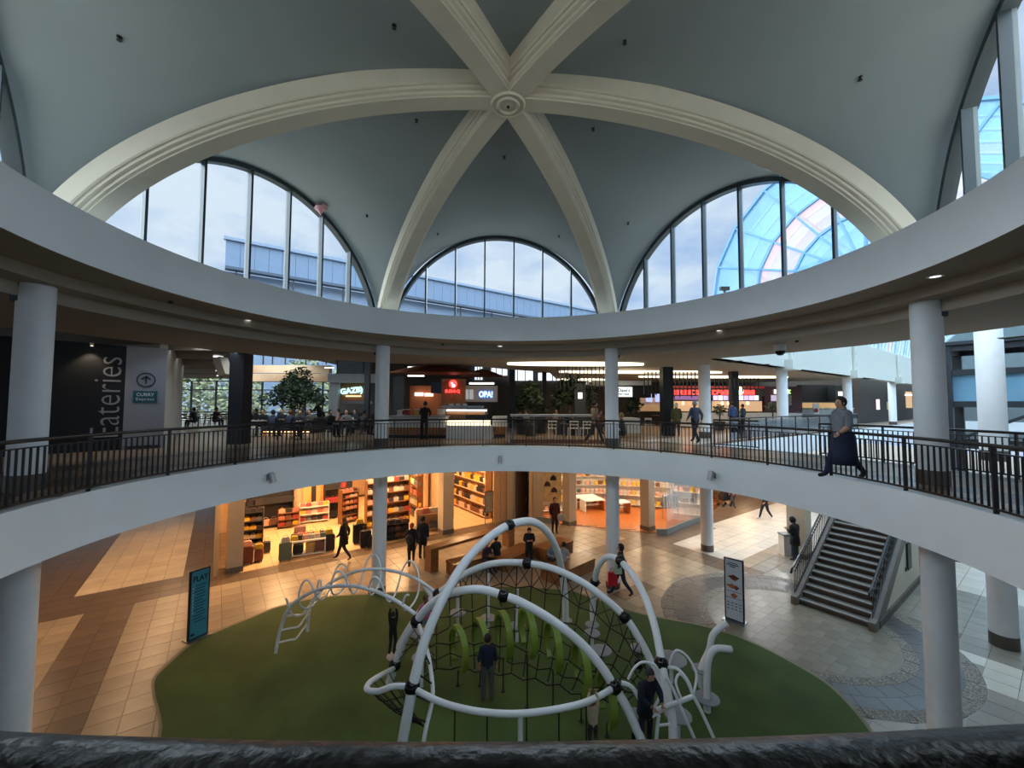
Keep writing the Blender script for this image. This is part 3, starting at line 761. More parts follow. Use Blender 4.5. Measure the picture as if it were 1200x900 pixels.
# window wall and what is above it, far left
wl2 = struct('window_8', 'tall glass wall behind the seating with trees outside')
x0, x1, z0, z1 = span(204, 447, 396, 493, 36); yy = CAM.y+36
q = MB(); xs = [at(p, 470, 36).x for p in (204, 224, 253, 280, 307, 331, 358, 378, 396)]
for x in xs: MB().box((x, yy, (ZM+z1)/2), (.12, .12, z1-ZM)).build('mullion', BLACK, wl2)
for z in (ZM+.15, at(300, 483, 36).z, at(300, 457, 36).z, z1): MB().box(((x0+x1)/2, yy, z), (x1-x0, .1, .09)).build('transom', BLACK, wl2)
for a, b in zip(xs[:-1], xs[1:]): MB().box(((a+b)/2, yy, (ZM+z1)/2), (b-a-.1, .02, z1-ZM)).build('window_pane', GLASS, wl2)
up = struct('wall_left_far', 'tan wall with a row of clerestory windows above the seating')
panel('tan_panel', TANW, 283, 438, 400, 447, 35.6, .4, up); panel('tan_ledge', mat('tan_ledge', hexc(222, 186, 148), .7), 290, 428, 386, 437, 34, .5, up)
panel('reveal', TANW, 283, 412, 292, 440, 33, .5, up)
for a, b in ((292, 308), (309, 319), (320, 334), (335, 358), (359, 382)):
    panel('window_pane', GLASS, a, 403, b, 427, 35.2, .03, up); panel('mullion', BLACK, b-.2, 403, b+.6, 427, 35.1, .1, up)
MB().box(((x0+x1)/2-6, yy+.3, (z1+CZ+4)/2+.9), (0.1, .1, .1)).build('bracket', TANW, up)
# slatted sloping ceiling on the far left
sl = struct('ceiling', 'dark ceiling with narrow light slots on the far left')
MB().prism([(-36, -6), (-13.6, -6), (-13.2, 0), (-11.9, 5.3), (-10.8, 8.0), (-24.3, 28), (-36, 28)], CZ+.2, CZ+.3).build('dark_board', mat('slot_ceiling', hexc(96, 90, 84), .8), sl)
LSL = E('slot_light', (.92, .97, 1.0), 1.1)
for i, d in enumerate((15.2, 17.9, 21.2, 26, 31)):
    y = CAM.y+d; MB().box((-.87*d, y, CZ+.14), (.31*d, .05+.016*d, .04)).build('light_slot', LSL, sl); MB().box((-.87*d, y-.5, CZ+.1), (.31*d, .1, .2)).build('ceiling_fin', CEIL, sl)
MB().bar(at(258, 420, 17), at(265, 440, 17), .5, .3).build('sloping_beam', CEIL, sl)
# high dark ceiling over the open kiosks
hc = struct('ceiling', 'high dark ceiling over the kiosks with bright tube lamps')
MB().box((-4, 22, CZ+1.9), (26, 22, .2)).build('roof_deck', DARKW, hc)
wb = struct('wall_back', 'far back wall of the food court'); wall(Vector((-15, 27, 0)), Vector((30, 27, 0)), ZM, CZ+1.85, mat('back_wall', hexc(66, 58, 52), .8), 'back_panel', par=wb)
wall(Vector((30, 27, 0)), Vector((62, 50, 0)), ZM, CZ+1, DARKW, 'back_panel', par=wb)
# clerestory strip at the back (bright)
for i, (a, b, c, d) in enumerate(((597, 431, 625, 446), (630, 437, 656, 446), (556, 428, 566, 445), (575, 424, 595, 440))):
    t = thing('clerestory_window', ['bright high window left of the black column among palms', 'bright high window right of the palms', 'narrow bright window beside the brown canopy', 'bright window strip at the canopy end'][i], 'window', at((a+c)/2, d, 34.6))
    o = Vector(t.location); x0, x1, z0, z1 = span(a, b, c, d, 34.6); y = CAM.y+34.6
    MB().box(((x0+x1)/2-o.x, y-o.y, (z0+z1)/2-o.z), (x1-x0, .05, z1-z0)).build('pane', E('daylight_pane', (.80, .9, 1.0), 1.2), t)
    for k in range(4): MB().box((x0+(x1-x0)*k/3-o.x, y-.06-o.y, (z0+z1)/2-o.z), (.07, .06, z1-z0)).build('bar', BLACK, t)
def tube_lamp(px0, px1, py, depth, label):
    a, b = at(px0, py, depth), at(px1, py, depth); t = thing('tube_lamp', label, 'lamp', (a+b)/2); [MB().tube([(x_, 0, .08), (x_, 0, 1.2)], .012, 4).build('hanging_rod', BLACK, t) for x_ in (-.5, .5)]
    L = (b-a).length; MB().box((0, 0, .06), (L, .16, .05)).build('housing', WPAN, t); MB().box((0, 0, 0), (L, .12, .07)).build('tube', E('tube_glow', (1, .95, .85), 3.0), t)
tube_lamp(478, 500, 430.5, 26, 'bright tube lamp above the brown canopy'); tube_lamp(478, 497, 440.5, 28, 'bright tube lamp under the brown canopy'); tube_lamp(550, 579, 449.5, 21, 'long tube lamp above the blue sign'); tube_lamp(381, 391, 431, 30, 'tube lamp by the grey louvre')
# wooden kiosk (left)
def stall(name, label, cat='food stall'): return thing(name, label, cat, (0, 0, 0))
k1 = stall('wooden_kiosk', 'wooden kiosk with glowing cyan sign letters and a grey cornice')
panel('back_panel', WOODP, 396, 448, 432, 470, 25.3, .3, k1); panel('cornice', GREYP, 384, 438, 440, 448, 24.6, 1.2, k1); panel('louvre', mat('louvre_grey', hexc(112, 114, 116), .6), 396, 422, 425, 438, 25.2, .3, k1)
panel('corner_post', GREYP, 385, 448, 396, 500, 25, .5, k1); panel('counter', DARKW, 397, 484, 436, 503, 25, .8, k1); panel('shelf', STEEL, 397, 470, 436, 473, 25.3, .5, k1)
for k in range(6): panel('louvre_slat', LIGHTFR, 396, 424+k*2.3, 425, 424.6+k*2.3, 25.1, .08, k1)
CY = E('cyan_sign', (.45, .95, 1.0), 1.6)
def sign_text(name, s, m, px0, py0, px1, py1, depth, par=None, tilt=0, bold=.01, **kw):
    x0, x1, z0, z1 = span(px0, py0, px1, py1, depth)
    M = face_mat(((x0+x1)/2, CAM.y+depth, (z0+z1)/2), (0, -1, 0)) @ Matrix.Rotation(tilt, 4, 'Z')
    return flat_text(name, s, m, M, x1-x0, z1-z0, par, bold=bold, ext=.02, **kw)
sign_text('sign_letters', 'GAZB)', CY, 399, 454, 425, 463, 25.2, k1, .12, .04); panel('sign_strip', E('amber_strip', (1, .7, .35), 1.5), 405, 463.5, 423, 465, 25.2, .04, k1)
# oriental canopies: leaf shaped brown discs hung on wires
def canopy(px0, px1, py, depth, label):
    a, b = at(px0, py, depth), at(px1, py, depth); r = (b-a).length/2; t = thing('leaf_canopy', label, 'canopy', (a+b)/2)
    q = MB(); prof = [(0, .42), (.25, .38), (.6, .24), (1, .0), (1, -.03), (.6, .12), (0, .28)]
    q.lathe([(x*r, z) for x, z in prof], n=28); q.v = [(v[0], v[1]*.45, v[2]) for v in q.v]; q.build('canopy_shell', wood('canopy_wood', hexc(92, 46, 26), hexc(140, 78, 48)), t, True)
    for s in (-.5, 0, .5): MB().tube([(s*r, 0, .25), (s*r*.4, 0, 1.6)], .012, 4).build('wire', BLACK, t)
    for k in range(7): MB().bar((0, 0, .44), ((k/3-1)*r*.97, -.2*r*(1-abs(k/3-1)), .03), .04, .05).build('canopy_rib', WOODD, t)
canopy(455, 562, 437, 20.5, 'wide brown leaf-shaped canopy over the sushi kiosk'); canopy(540, 590, 441, 24.5, 'small brown leaf-shaped canopy beside the wide one')
# sushi kiosk
k2 = stall('sushi_kiosk', 'brown sushi kiosk with a glowing red round emblem')
panel('back_panel', WOODP, 517, 444, 545, 507, 22, .25, k2)
RED = E('red_sign', (1, .06, .05), 2.2); WHT_E = E('white_sign', (1, 1, 1), 1.6)
def disc(px, py, r, depth, m, name, par, th=.05):
    p = at(px, py, depth); return MB().lathe([(0, 0), (r, 0), (r, th), (0, th)], c=p, n=28, M=Matrix.Rotation(PI/2, 3, 'X')).build(name, m, par)
disc(531, 450, .22, 21.9, RED, 'emblem', k2); disc(531.4, 452, .09, 21.84, WHT_E, 'emblem_dot', k2); disc(529.8, 449, .045, 21.84, WHT_E, 'emblem_dot', k2)
sign_text('sign_letters', 'SUSHI-Q', RED, 521.5, 456.5, 539, 461, 21.8, k2, 0, .03)
k3 = stall('opa_kiosk', 'beige kiosk with a glowing blue and white OPA! sign')
panel('back_panel', mat('beige_panel', hexc(186, 170, 146), .6), 543, 452, 583, 471, 23, .25, k3); panel('lower_panel', DARKW, 543, 471, 583, 505.5, 23, .3, k3)
BLUE = E('blue_sign', (.05, .25, 1), 2.0); sign_text('sign_glow', 'OPA!', BLUE, 561, 458, 577.5, 466, 22.9, k3, 0, .07); sign_text('sign_letters', 'OPA!', WHT_E, 561.5, 458.7, 577, 465.3, 22.84, k3, 0, .0)
for a in (544.5, 550): panel('menu_board', E('menu_screen', (.5, .5, .5), .5), a, 456.5, a+4.6, 468, 22.85, .04, k3)
# left kiosk with white sign bar
k4 = stall('grill_kiosk', 'kiosk with orange wall and white glowing sign bar')
panel('orange_wall', mat('orange_wall', hexc(196, 104, 44), .6), 480, 452, 517, 504.3, 24, .2, k4); panel('dark_post', DARKW, 461, 441, 473, 482, 23, .5, k4); panel('sign_bar', WHT_E, 486, 460, 496, 464, 23.8, .05, k4); panel('sign_bar', E('pale_orange', (1, .7, .5), 1.6), 497.5, 460.5, 507.5, 464.5, 23.8, .05, k4)
panel('screen', mat('dark_screen', hexc(20, 24, 34), .2), 505, 448, 517, 461, 22.6, .05, k4)
# counters
k5 = stall('display_counter', 'white counter with a lit glass pastry case', 'counter')
panel('front', WPAN, 523, 499, 577, 515, 18.1, .9, k5); panel('lit_shelf', E('case_light', (1, .86, .6), 1.3), 524, 493, 574, 498, 18.3, .5, k5); panel('case_top', STEEL, 517, 475.5, 566, 478, 18.3, .7, k5)
panel('case_lamp', E('case_lamp', (1, .95, .85), 2.2), 523, 480, 570, 482, 18.4, .3, k5); panel('glass', GLASS, 520, 478, 572, 492, 18.2, .02, k5); panel('food_row', mat('pastry', hexc(180, 120, 60), .6, var=.4, scale=30), 524, 483, 568, 486, 18.5, .3, k5); panel('kick', BLACK, 524, 515, 576, 517, 18.2, .7, k5)
for x in (526, 534, 542): panel('menu_stand', WPAN, x, 473, x+5, 476, 18.5, .1, k5)
k6 = stall('wooden_counter', 'white counter with a slatted wood skirt left of the pastry case', 'counter')
panel('front', WPAN, 455, 489, 522, 501, 18.5, .9, k6)
for i in range(4): panel('wood_slat', WOODP, 455, 501.3+i*2.2, 522, 503.1+i*2.2, 18.42, .08, k6)
panel('kick', BLACK, 455, 510, 522, 514, 18.6, .7, k6); panel('worktop', GREYP, 454, 487.5, 523, 489, 18.4, 1.1, k6)
k7 = stall('side_counter', 'short counter with wood front right of the pastry case', 'counter')
panel('front', WPAN, 577, 488, 594, 500, 18.6, .8, k7); panel('wood_front', WOODP, 579, 500, 592, 509, 18.6, .7, k7); panel('kick', BLACK, 579, 509, 592, 512, 18.7, .6, k7)
# things on the counters
for i, (px, py, c, lb) in enumerate(((470, 487, (200, 195, 190), 'white tub on the wooden counter beside the column'), (476, 486, (150, 40, 40), 'red tub on the wooden counter'), (490, 486, (190, 160, 90), 'tan box on the wooden counter'), (517, 486, (210, 200, 180), 'cream box at the end of the wooden counter'))):
    t = thing('storage_tub', lb, 'container', at(px, py, 18.8)); MB().box((0, 0, .12), (.3, .25, .22)).build('tub_body', mat('tub%d' % i, hexc(*c), .5), t); MB().box((0, 0, .245), (.33, .28, .03)).build('tub_lid', WPAN, t)
# Dave's stall
k8 = stall('snack_bar', 'white flat-roofed snack bar with a white glowing box sign')
panel('roof_fascia', WPAN, 694, 446, 763, 451, 22, 2.0, k8); panel('sign_box', E('sign_white', (.9, 1, .95), 1.1), 723, 453.5, 741, 465, 21.8, .15, k8)
DKT = mat('dark_print', hexc(20, 25, 22), .5); sign_text('lettering', "Dave's", DKT, 724.5, 455, 738, 459.5, 21.76, k8); sign_text('lettering', 'PRET BAR', DKT, 724.5, 461, 737.5, 463, 21.76, k8)
panel('dark_awning', DARKW, 741, 452, 763, 466, 22.4, .8, k8); panel('back_panel', TANW, 750, 466, 790, 482, 25, .2, k8); panel('counter', GREYP, 716, 490, 750, 508, 19, .8, k8)  # dark-coloured awning block right of the sign box
for a in (757, 768): panel('menu_screen', E('screen_blue', (.35, .42, .9), 1.0), a, 461.5, a+7.5, 471, 24.8, .05, k8)
# red stall
k9 = stall('red_food_stall', 'dark food stall with a row of glowing red sign letters and menu screens')
panel('fascia', DARKW, 789, 452, 896, 464, 28.2, .4, k9); panel('red_band', mat('red_band', hexc(150, 22, 20), .5), 789, 452.5, 896, 455, 28.1, .15, k9)
def glyphs(a, b, y0, y1, n, d, m, par, seed=1):      # glowing letter shapes too small to read
    rg_ = random.Random(seed); w_ = (b-a)/n
    for i in range(n):
        q = MB(); x = a+i*w_; g = w_*.8
        block(q, x, y0, x+g*.3, y1, d, .05); block(q, x, y0, x+g, y0+(y1-y0)*.26, d, .05)
        if rg_.random() < .7: block(q, x, y1-(y1-y0)*.26, x+g, y1, d, .05)
        if rg_.random() < .7: block(q, x+g*.7, y0, x+g, y1, d, .05)
        if rg_.random() < .6: block(q, x, (y0+y1)/2-(y1-y0)*.12, x+g, (y0+y1)/2+(y1-y0)*.12, d, .05)
        q.build('sign_letter', m, par)
for a, b, n in ((790.5, 820, 6), (835, 855, 4), (869, 885, 4)): glyphs(a, b, 457, 462.5, n, 28.1, RED, k9, int(a))
for i, a in enumerate((836, 842, 848, 854, 866, 872, 878, 884)): panel('menu_screen', E('screen_%d' % (i % 3), [(.6, .5, .95), (.9, .8, 1), (.5, .42, .75)][i % 3], 1.0), a, 463.5, a+5, 469, 28.05, .05, k9)
panel('menu_band', E('menu_dim', (.25, .12, .35), .6), 791, 464, 822, 468.5, 28.05, .05, k9)
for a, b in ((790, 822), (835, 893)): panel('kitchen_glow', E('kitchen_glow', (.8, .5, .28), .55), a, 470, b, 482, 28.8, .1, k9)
panel('counter', GREYP, 789, 484, 896, 500, 27.5, .8, k9)
for a in (800, 812, 846, 853, 876): panel('hanging_lamp', WARM, a, 471, a+1.6, 474, 28.4, .1, k9)
disc(866, 458, .3, 27.9, E('disc_sign', (1, .85, .6), 1.2), 'round_sign', k9)
k10 = stall('juice_stall', 'plum-walled juice stall with a white sign by the white column')
panel('back_panel', mat('plum_wall', hexc(74, 46, 50), .6), 896, 453, 940, 482, 29, .3, k10); panel('sign_square', WHT_E, 907.5, 456.5, 913, 461.3, 28.9, .05, k10); glyphs(914, 924.5, 456.5, 461.3, 5, 28.9, WHT_E, k10, 4); glyphs(925, 927, 456.8, 461.3, 1, 28.9, E('lime_sign', (.5, 1, .2), 1.6), k10, 5); panel('menu_screen', E('menu_lilac', (.6, .5, .7), .7), 904, 463, 911, 470, 28.9, .05, k10)
for i in range(3):
    for j in range(3): disc(915+j*5, 465+i*4, .14, 28.9, mat('bowl_picture', hexc(140, 130, 120), .5), 'bowl_picture', k10)
panel('counter', GREYP, 896, 484, 940, 498, 28, .8, k10)
k11 = stall('dark_fascia_stall', 'food stall with a wide black fascia and long lit food counter')
panel('fascia', mat('black_fascia', hexc(18, 14, 14), .6), 939, 451, 979, 471, 33, .5, k11); panel('green_fascia', mat('green_black', hexc(16, 22, 20), .6), 979, 452, 1000, 471, 32, .8, k11); glyphs(983, 989.5, 459, 463.8, 3, 31.9, WHT_E, k11, 6); glyphs(989.8, 996, 460, 463.8, 3, 31.9, E('green_sign', (.4, 1, .15), 1.6), k11, 7)
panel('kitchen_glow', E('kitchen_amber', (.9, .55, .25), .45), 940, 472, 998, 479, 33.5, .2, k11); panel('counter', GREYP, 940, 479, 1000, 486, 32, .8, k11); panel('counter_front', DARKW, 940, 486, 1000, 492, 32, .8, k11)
for a in range(942, 998, 5): panel('food_tray', mat('salad', hexc(190, 180, 150), .6, var=.4, scale=14), a, 478, a+4, 479.4, 31.9, .4, k11)
panel('poster', WPAN, 953, 473, 960, 485, 31.5, .05, k11); disc(956.5, 481, .16, 31.45, mat('poster_red', hexc(170, 60, 50), .6), 'poster_picture', k11, .02)
k12 = stall('far_shops', 'row of dark shop fronts between the hall columns', 'shop')
panel('fascia', DARKW, 1008, 454, 1016, 468, 38, .4, k12); panel('fascia', DARKW, 1031, 456, 1045, 475, 40, .4, k12); panel('brick_pier', mat('brown_pier', hexc(110, 74, 56), .7), 1018, 455, 1024, 476, 39, .4, k12); panel('pier', GREYP, 1024, 455, 1031, 478, 39.2, .4, k12)
panel('poster', TANW, 1008, 469, 1017, 478, 37.9, .05, k12); panel('poster', TANW, 1033, 471, 1041, 480, 39.6, .05, k12); panel('lit_sign', E('pink_sign', (1, .6, .75), 1.4), 1028, 468, 1031, 480, 36, .1, k12); panel('warm_window', E('warm_window', (.8, .5, .28), .5), 1055, 459, 1069, 478, 44, .3, k12); panel('white_bar', WHT_E, 1054, 462, 1070, 463.6, 43.8, .2, k12)
# lit ceiling coves
COVE = E('cove_glow', (1, .88, .62), 2.4)
for i, (a, b, py) in enumerate(((592, 756, 424.5), (652, 848, 434), (745, 925, 439.5), (652, 712, 443.5))):
    lb = ['widest glowing ceiling cove nearest the balcony', 'second glowing ceiling cove behind the columns', 'third glowing ceiling cove towards the right hall', 'short glowing cove above the hanging slats'][i]
    p0, p1 = at(a, py, 1), at(b, py, 1)
    d = (CZ-EYE)/(-(py-472.8)/F); q0, q1 = at(a, py, d), at(b, py, d); L = (q1-q0).length; t = thing('ceiling_cove', lb, 'lamp', ((q0+q1)/2).to_tuple()[:2]+(CZ,), math.atan2((q1-q0).y, (q1-q0).x))
    n = 16; q = MB(); lens = lambda s, h: [(L/2*cos(2*PI*k/32)*s, h*sin(2*PI*k/32)*s) for k in range(32)]
    q.prism(lens(1, .9), -.03, .0); q.build('cove_rim', CEIL, t)
    MB().prism([(x, y-.1) for x, y in lens(.97, .62)], -.12, -.02).build('cove_light', COVE, t)
    light('AREA', 'cove_area_light', (0, -.2, -.25), 26*L/8, (1, .84, .6), t, size=L*.9, size_y=.6)
# hanging slat screens
def slats(px0, px1, py0, py1, depth, label, step=4.6):
    t = thing('slat_screen', label, 'screen', at((px0+px1)/2, py0, depth)); o = Vector(t.location); n = int((px1-px0)/step)
    for k in range(n+1):
        a, b = at(px0+k*step, py0, depth), at(px0+k*step, py1+(k*7 % 5), depth); MB().box(((a+b)/2-o), (.045, .045, (a-b).length)).build('slat', BLACK, t)
    a, b = at(px0, py0+1, depth), at(px1, py0+1, depth); MB().bar(a-o, b-o, .05, .05).build('top_rail', BLACK, t)
slats(652, 724, 428, 455, 20, 'black hanging slats left of the snack bar sign'); slats(755, 822, 436, 462, 21, 'black hanging slats before the red stall, left of its column'); slats(838, 890, 443, 455, 22, 'black hanging slats right of the white column')
# terrazzo bar table with white chairs, planters
def place(px, pybase): return mp(px, pybase)
bt = stall('long_bar_table', 'long grey bar table in front of the palms', 'table'); panel('table_top', GREYP, 598, 486, 703, 488.5, 17.2, .7, bt)
for x in (600, 625, 660, 700): panel('leg', LIGHTFR, x, 488.5, x+1.5, 516.4, 17.4, .1, bt)
rugm = thing('floor_rug', 'brown carpet strip under the bar table', 'rug', (0, 0, 0)); p, r_ = mp(640, 521), mp(704, 521)
MB().box(((at(600, 515, 17).x+at(706, 515, 17).x)/2, CAM.y+17.2, ZM+.012), (3.9, 1.7, .012)).build('carpet', mat('brown_carpet', hexc(96, 54, 40), .9, bump=.3), rugm); bpy.data.objects.remove(rugm.children[0]) if False else None
def chair(label, m, group='chairs in the food court'):
    t = thing('cafe_chair', label, 'chair', (0, 0, ZM), 0, group)
    MB().box((0, 0, .45), (.42, .42, .035)).build('seat', m, t)
    q = MB().box((0, .21, .80), (.42, .025, .10)).box((0, .205, .62), (.40, .02, .05)); q.build('backrest', m, t)
    for sx in (-.18, .18):
        MB().bar((sx, -.18, .44), (sx*1.1, -.2, 0), .03, .03).build('leg', m, t); MB().bar((sx, .21, .85), (sx*1.1, .22, 0), .03, .03).build('leg', m, t)
    return t
def cafe_table(label):
    t = thing('cafe_table', label, 'table', (0, 0, ZM), 0, 'square tables in the food court')
    MB().box((0, 0, .735), (.75, .75, .03)).build('table_top', mat('table_laminate', hexc(150, 138, 120), .35), t); MB().tube([(0, 0, .02), (0, 0, .72)], .035, 8).build('pedestal', BLACK, t, True); MB().lathe([(0, 0), (.24, 0), (.22, .025), (0, .03)], n=20).build('foot_plate', BLACK, t); return t
chw = chair('white chair', WPAN); chd = chair('dark chair', DKGREY); tb = cafe_table('table')
first = {}
def put(src, px, py, rz, label):
    p = mp(px, py); used = first.get(src.name)
    o = copy_tree(src, (p.x, p.y, ZM), rz, label) if used else src
    if not used: src.location = (p.x, p.y, ZM); src.rotation_euler = (0, 0, rz); src['label'] = label; first[src.name] = 1
    return o
for i, (px, lb) in enumerate(((647, 'left white chair at the long bar table'), (671.5, 'middle white chair at the long bar table'), (686, 'right white chair at the long bar table'), (757, 'white chair behind the seated woman with folded legs'), (785, 'white chair beside the man in olive'), (409, 'white chair at the far edge of the left tables'))):
    put(chw, px, 513 if i < 3 else 508, PI+.1*i, lb)
TPX = [(232, 501), (300, 512), (330, 505), (352, 515), (372, 506), (398, 512), (416, 504), (312, 498), (345, 499), (386, 499), (648, 498), (625, 500), (612, 505), (706, 501), (735, 503), (770, 498), (240, 497), (424, 509)]
for i, (px, py) in enumerate(TPX):
    put(tb, px, py, .1*i, 'square cafe table '+['near the far left windows', 'just right of the square black column', 'in front of the tree, left', 'in front of the lit planter', 'below the tree, right side', 'nearest the balcony left of the round column', 'beside the wooden kiosk', 'behind the black column by the windows', 'behind the tree planter', 'left of the wooden kiosk', 'under the palms', 'left under the palms', 'by the black column among plants', 'behind the bar table end', 'by the snack bar counter', 'before the menu screens', 'at the far left glass wall', 'a little left of the round white column'][i])
    for s in (-1, 1):
        p = mp(px, py); e = copy_tree(chd, (p.x+s*.62, p.y+.1*s, ZM), s*PI/2+PI, 'dark chair %s of the table %s' % ('left' if s < 0 else 'right', ['near the far left windows', 'just right of the square black column', 'before the tree on its left', 'before the lit planter', 'below the tree on its right', 'nearest the balcony left of the round column', 'beside the wooden kiosk', 'behind the black column by the windows', 'behind the tree planter', 'left of the wooden kiosk', 'under the palms', 'to the left under the palms', 'by the black column among plants', 'behind the bar table end', 'by the snack bar counter', 'before the menu screens', 'at the far left glass wall', 'a little left of the round white column'][i]))
bpy.data.objects.remove
put(chd, 262, 500, .4, 'dark chair alone beside the square black column')
# plants
LEAF = mat('dark_leaf', hexc(42, 58, 34), .55, var=.3, scale=6, island=.35); LEAF2 = mat('yellow_green_leaf', hexc(120, 128, 84), .6, var=.3, scale=4, island=.35); BARK = mat('bark', hexc(78, 60, 44), .8, bump=.4)
def leaf_cluster(n, rx, ry, rz_, ls, rnd, layers=0):
    q = MB()
    for i in range(n):
        while True:
            p = Vector((rnd.uniform(-1, 1), rnd.uniform(-1, 1), rnd.uniform(-1, 1)))
            if p.length < 1: break
        p = Vector((p.x*rx, p.y*ry, p.z*rz_)); a = Vector((rnd.uniform(-1, 1), rnd.uniform(-1, 1), rnd.uniform(-.8, .3))).normalized(); b = a.orthogonal().normalized(); s = ls*rnd.uniform(.6, 1.3)
        q.add([p, p+a*s*.5+b*s*.22, p+a*s, p+a*s*.5-b*s*.22], [(0, 1, 2, 3)])
    return q
rnd = random.Random(5)
tp = mp(345, 507); tr = thing('indoor_tree', 'tall leafy indoor tree rising from the seating area', 'tree', (tp.x, tp.y, ZM))
dT = tp.y-CAM.y; mpx = dT/F
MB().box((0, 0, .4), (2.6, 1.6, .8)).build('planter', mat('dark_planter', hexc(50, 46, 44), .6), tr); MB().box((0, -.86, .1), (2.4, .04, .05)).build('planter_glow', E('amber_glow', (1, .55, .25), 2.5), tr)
for (dx, s, nn, dz) in ((-30, .62, 150, -15), (-14, .8, 330, -8), (0, 1.0, 520, 0), (12, .85, 420, -7), (24, .55, 170, -14), (2, .8, 260, 12), (-4, .9, 330, -16)):
    o = leaf_cluster(nn, 19*s*mpx, .8, 13*s*mpx, .22, rnd).build('foliage', LEAF, tr, loc=(dx*mpx, 0, (at(345, 452-dz, dT).z-ZM)))
for (x0, x1) in ((-5, -12), (-1, 0), (4, 10), (8, 20), (-3, 4)):
    MB().tube(catmull([(x0*mpx, 0, .7), (x0*mpx*1.2+.05, 0, 1.5), (x1*mpx*.8, .1, 2.1), (x1*mpx, 0, 2.8)], 4), [.05]*5+[.035]*8, 6).build('stem', BARK, tr, True)
def bush(px, py, depth, wpx, hpx, label, n=160, leaf=.28, m=LEAF, name='potted_palm'):
    c = at(px, py, depth); t = thing(name, label, 'plant', (c.x, c.y, ZM)); s = depth/F
    leaf_cluster(n, wpx*s/2, .5, hpx*s/2, leaf, rnd).build('foliage', m, t, loc=(0, 0, c.z-ZM))
    MB().tube([(0, 0, .3), (.05, 0, c.z-ZM)], .04, 6).build('stem', BARK, t); MB().lathe([(0, .02), (.26, .02), (.34, .55), (.30, .55), (.28, .48), (0, .48)], n=18).build('pot', DKGREY, t)
for a in ((622, 462, 20, 26, 34, 'tall dark palm right of the black column', 420), (612, 470, 21, 16, 22, 'short dark palm beside the black column', 200), (668, 455, 20.5, 30, 38, 'tall airy bamboo left of the round column', 420), (655, 468, 21, 16, 22, 'low bamboo clump below the slats', 160), (690, 462, 21, 14, 30, 'bamboo just left of the round column', 200), (634, 479, 22, 12, 14, 'small bright bush between the palms', 120), (742, 474, 23, 18, 20, 'grey-green bush by the snack bar', 200), (905, 476, 26, 10, 10, 'small bush before the juice stall', 90), (843, 480, 25, 10, 12, 'small plant at the red stall counter', 90)): bush(*a)
pc = thing('plant_post', 'grey square post among the bamboo', 'post', at(679, 500, 20.3)); pc.location.z = ZM; MB().box((0, 0, 1.3), (.55, .5, 2.6)).build('post_body', DKGREY, pc); MB().box((0, -.26, 2.0), (.2, .03, .3)).build('lantern', WHT_E, pc)
# trees outside the glass wall
for i, (x, y, r, h) in enumerate(((-37.5, 33, 2.6, 3.2), (-32.2, 34, 2.5, 4.0), (-27, 33, 2.5, 3.0), (-21.8, 34.5, 2.5, 4.2), (-16.6, 33, 2.4, 3.4), (-11.6, 34, 2.3, 3.6))):
    t = thing('outdoor_tree', ['outermost yellow-green tree beyond the left glass', 'yellow-green tree outside left of the black column', 'tree outside behind the black column', 'tall tree outside left of the indoor tree', 'tree outside behind the indoor tree', 'tree outside right of the indoor tree'][i], 'tree', (x, y, 0), 0, 'trees outside the glass wall')
    leaf_cluster(1100, r, r*.6, h, .6, rnd).build('foliage', LEAF2, t, loc=(0, 0, ZM+h-1.6)); MB().tube([(0, 0, 0), (.1, 0, ZM+h)], .2, 6).build('trunk', BARK, t)
MB().box((-20, 62, -.06), (120, 66, .1)).build('floor', mat('outdoor_ground', hexc(140, 140, 130), .9), None, kind='structure', label='pale ground outside the glass wall')
# roof seen through the left and far windows
rf = thing('neighbour_roof', 'long grey metal parapet of the neighbouring roof', 'building', (0, 0, 0))
KS = 2.2; r0 = at(265, 278, 19.7*KS); rl = Vector((.81, .586, 0)).normalized(); SID = mat('metal_siding', hexc(104, 126, 152), .5, var=.04)
for i in range(48):
    p = r0+rl*(i*1.36+.66); MB().box((0, 0, -1.72), (1.33, .1, 2.97)).build('siding_panel', SID, rf, loc=p, rz=GA)
MB().box((33, 0, -.1), (66.4, .6, .34)).build('parapet_cap', mat('parapet_cap', hexc(122, 142, 166), .5), rf, loc=r0, rz=GA); MB().box((33, .1, -1.72), (66, .04, 3.0)).build('backing', DKGREY, rf, loc=r0, rz=GA)
MB().box((33, -.5, -3.5), (66, 1.0, .3)).build('gutter', mat('gutter', hexc(64, 80, 98), .5), rf, loc=r0, rz=GA)
zb = r0.z; MB().box((33, 1.3, -(zb+3.7)/2), (66, 2.4, zb-3.7)).build('lower_wall', mat('lower_siding', hexc(120, 140, 164), .5), rf, loc=r0, rz=GA)
for i in range(12): MB().box((i*5.5+1, -.7, -5.6), (.16, .16, 3.9)).build('strut', DKGREY, rf, loc=r0, rz=GA)
MB().box((33, -.9, -7.6), (66, 1.6, .2)).build('ledge', mat('gutter', (0, 0, 0)), rf, loc=r0, rz=GA)
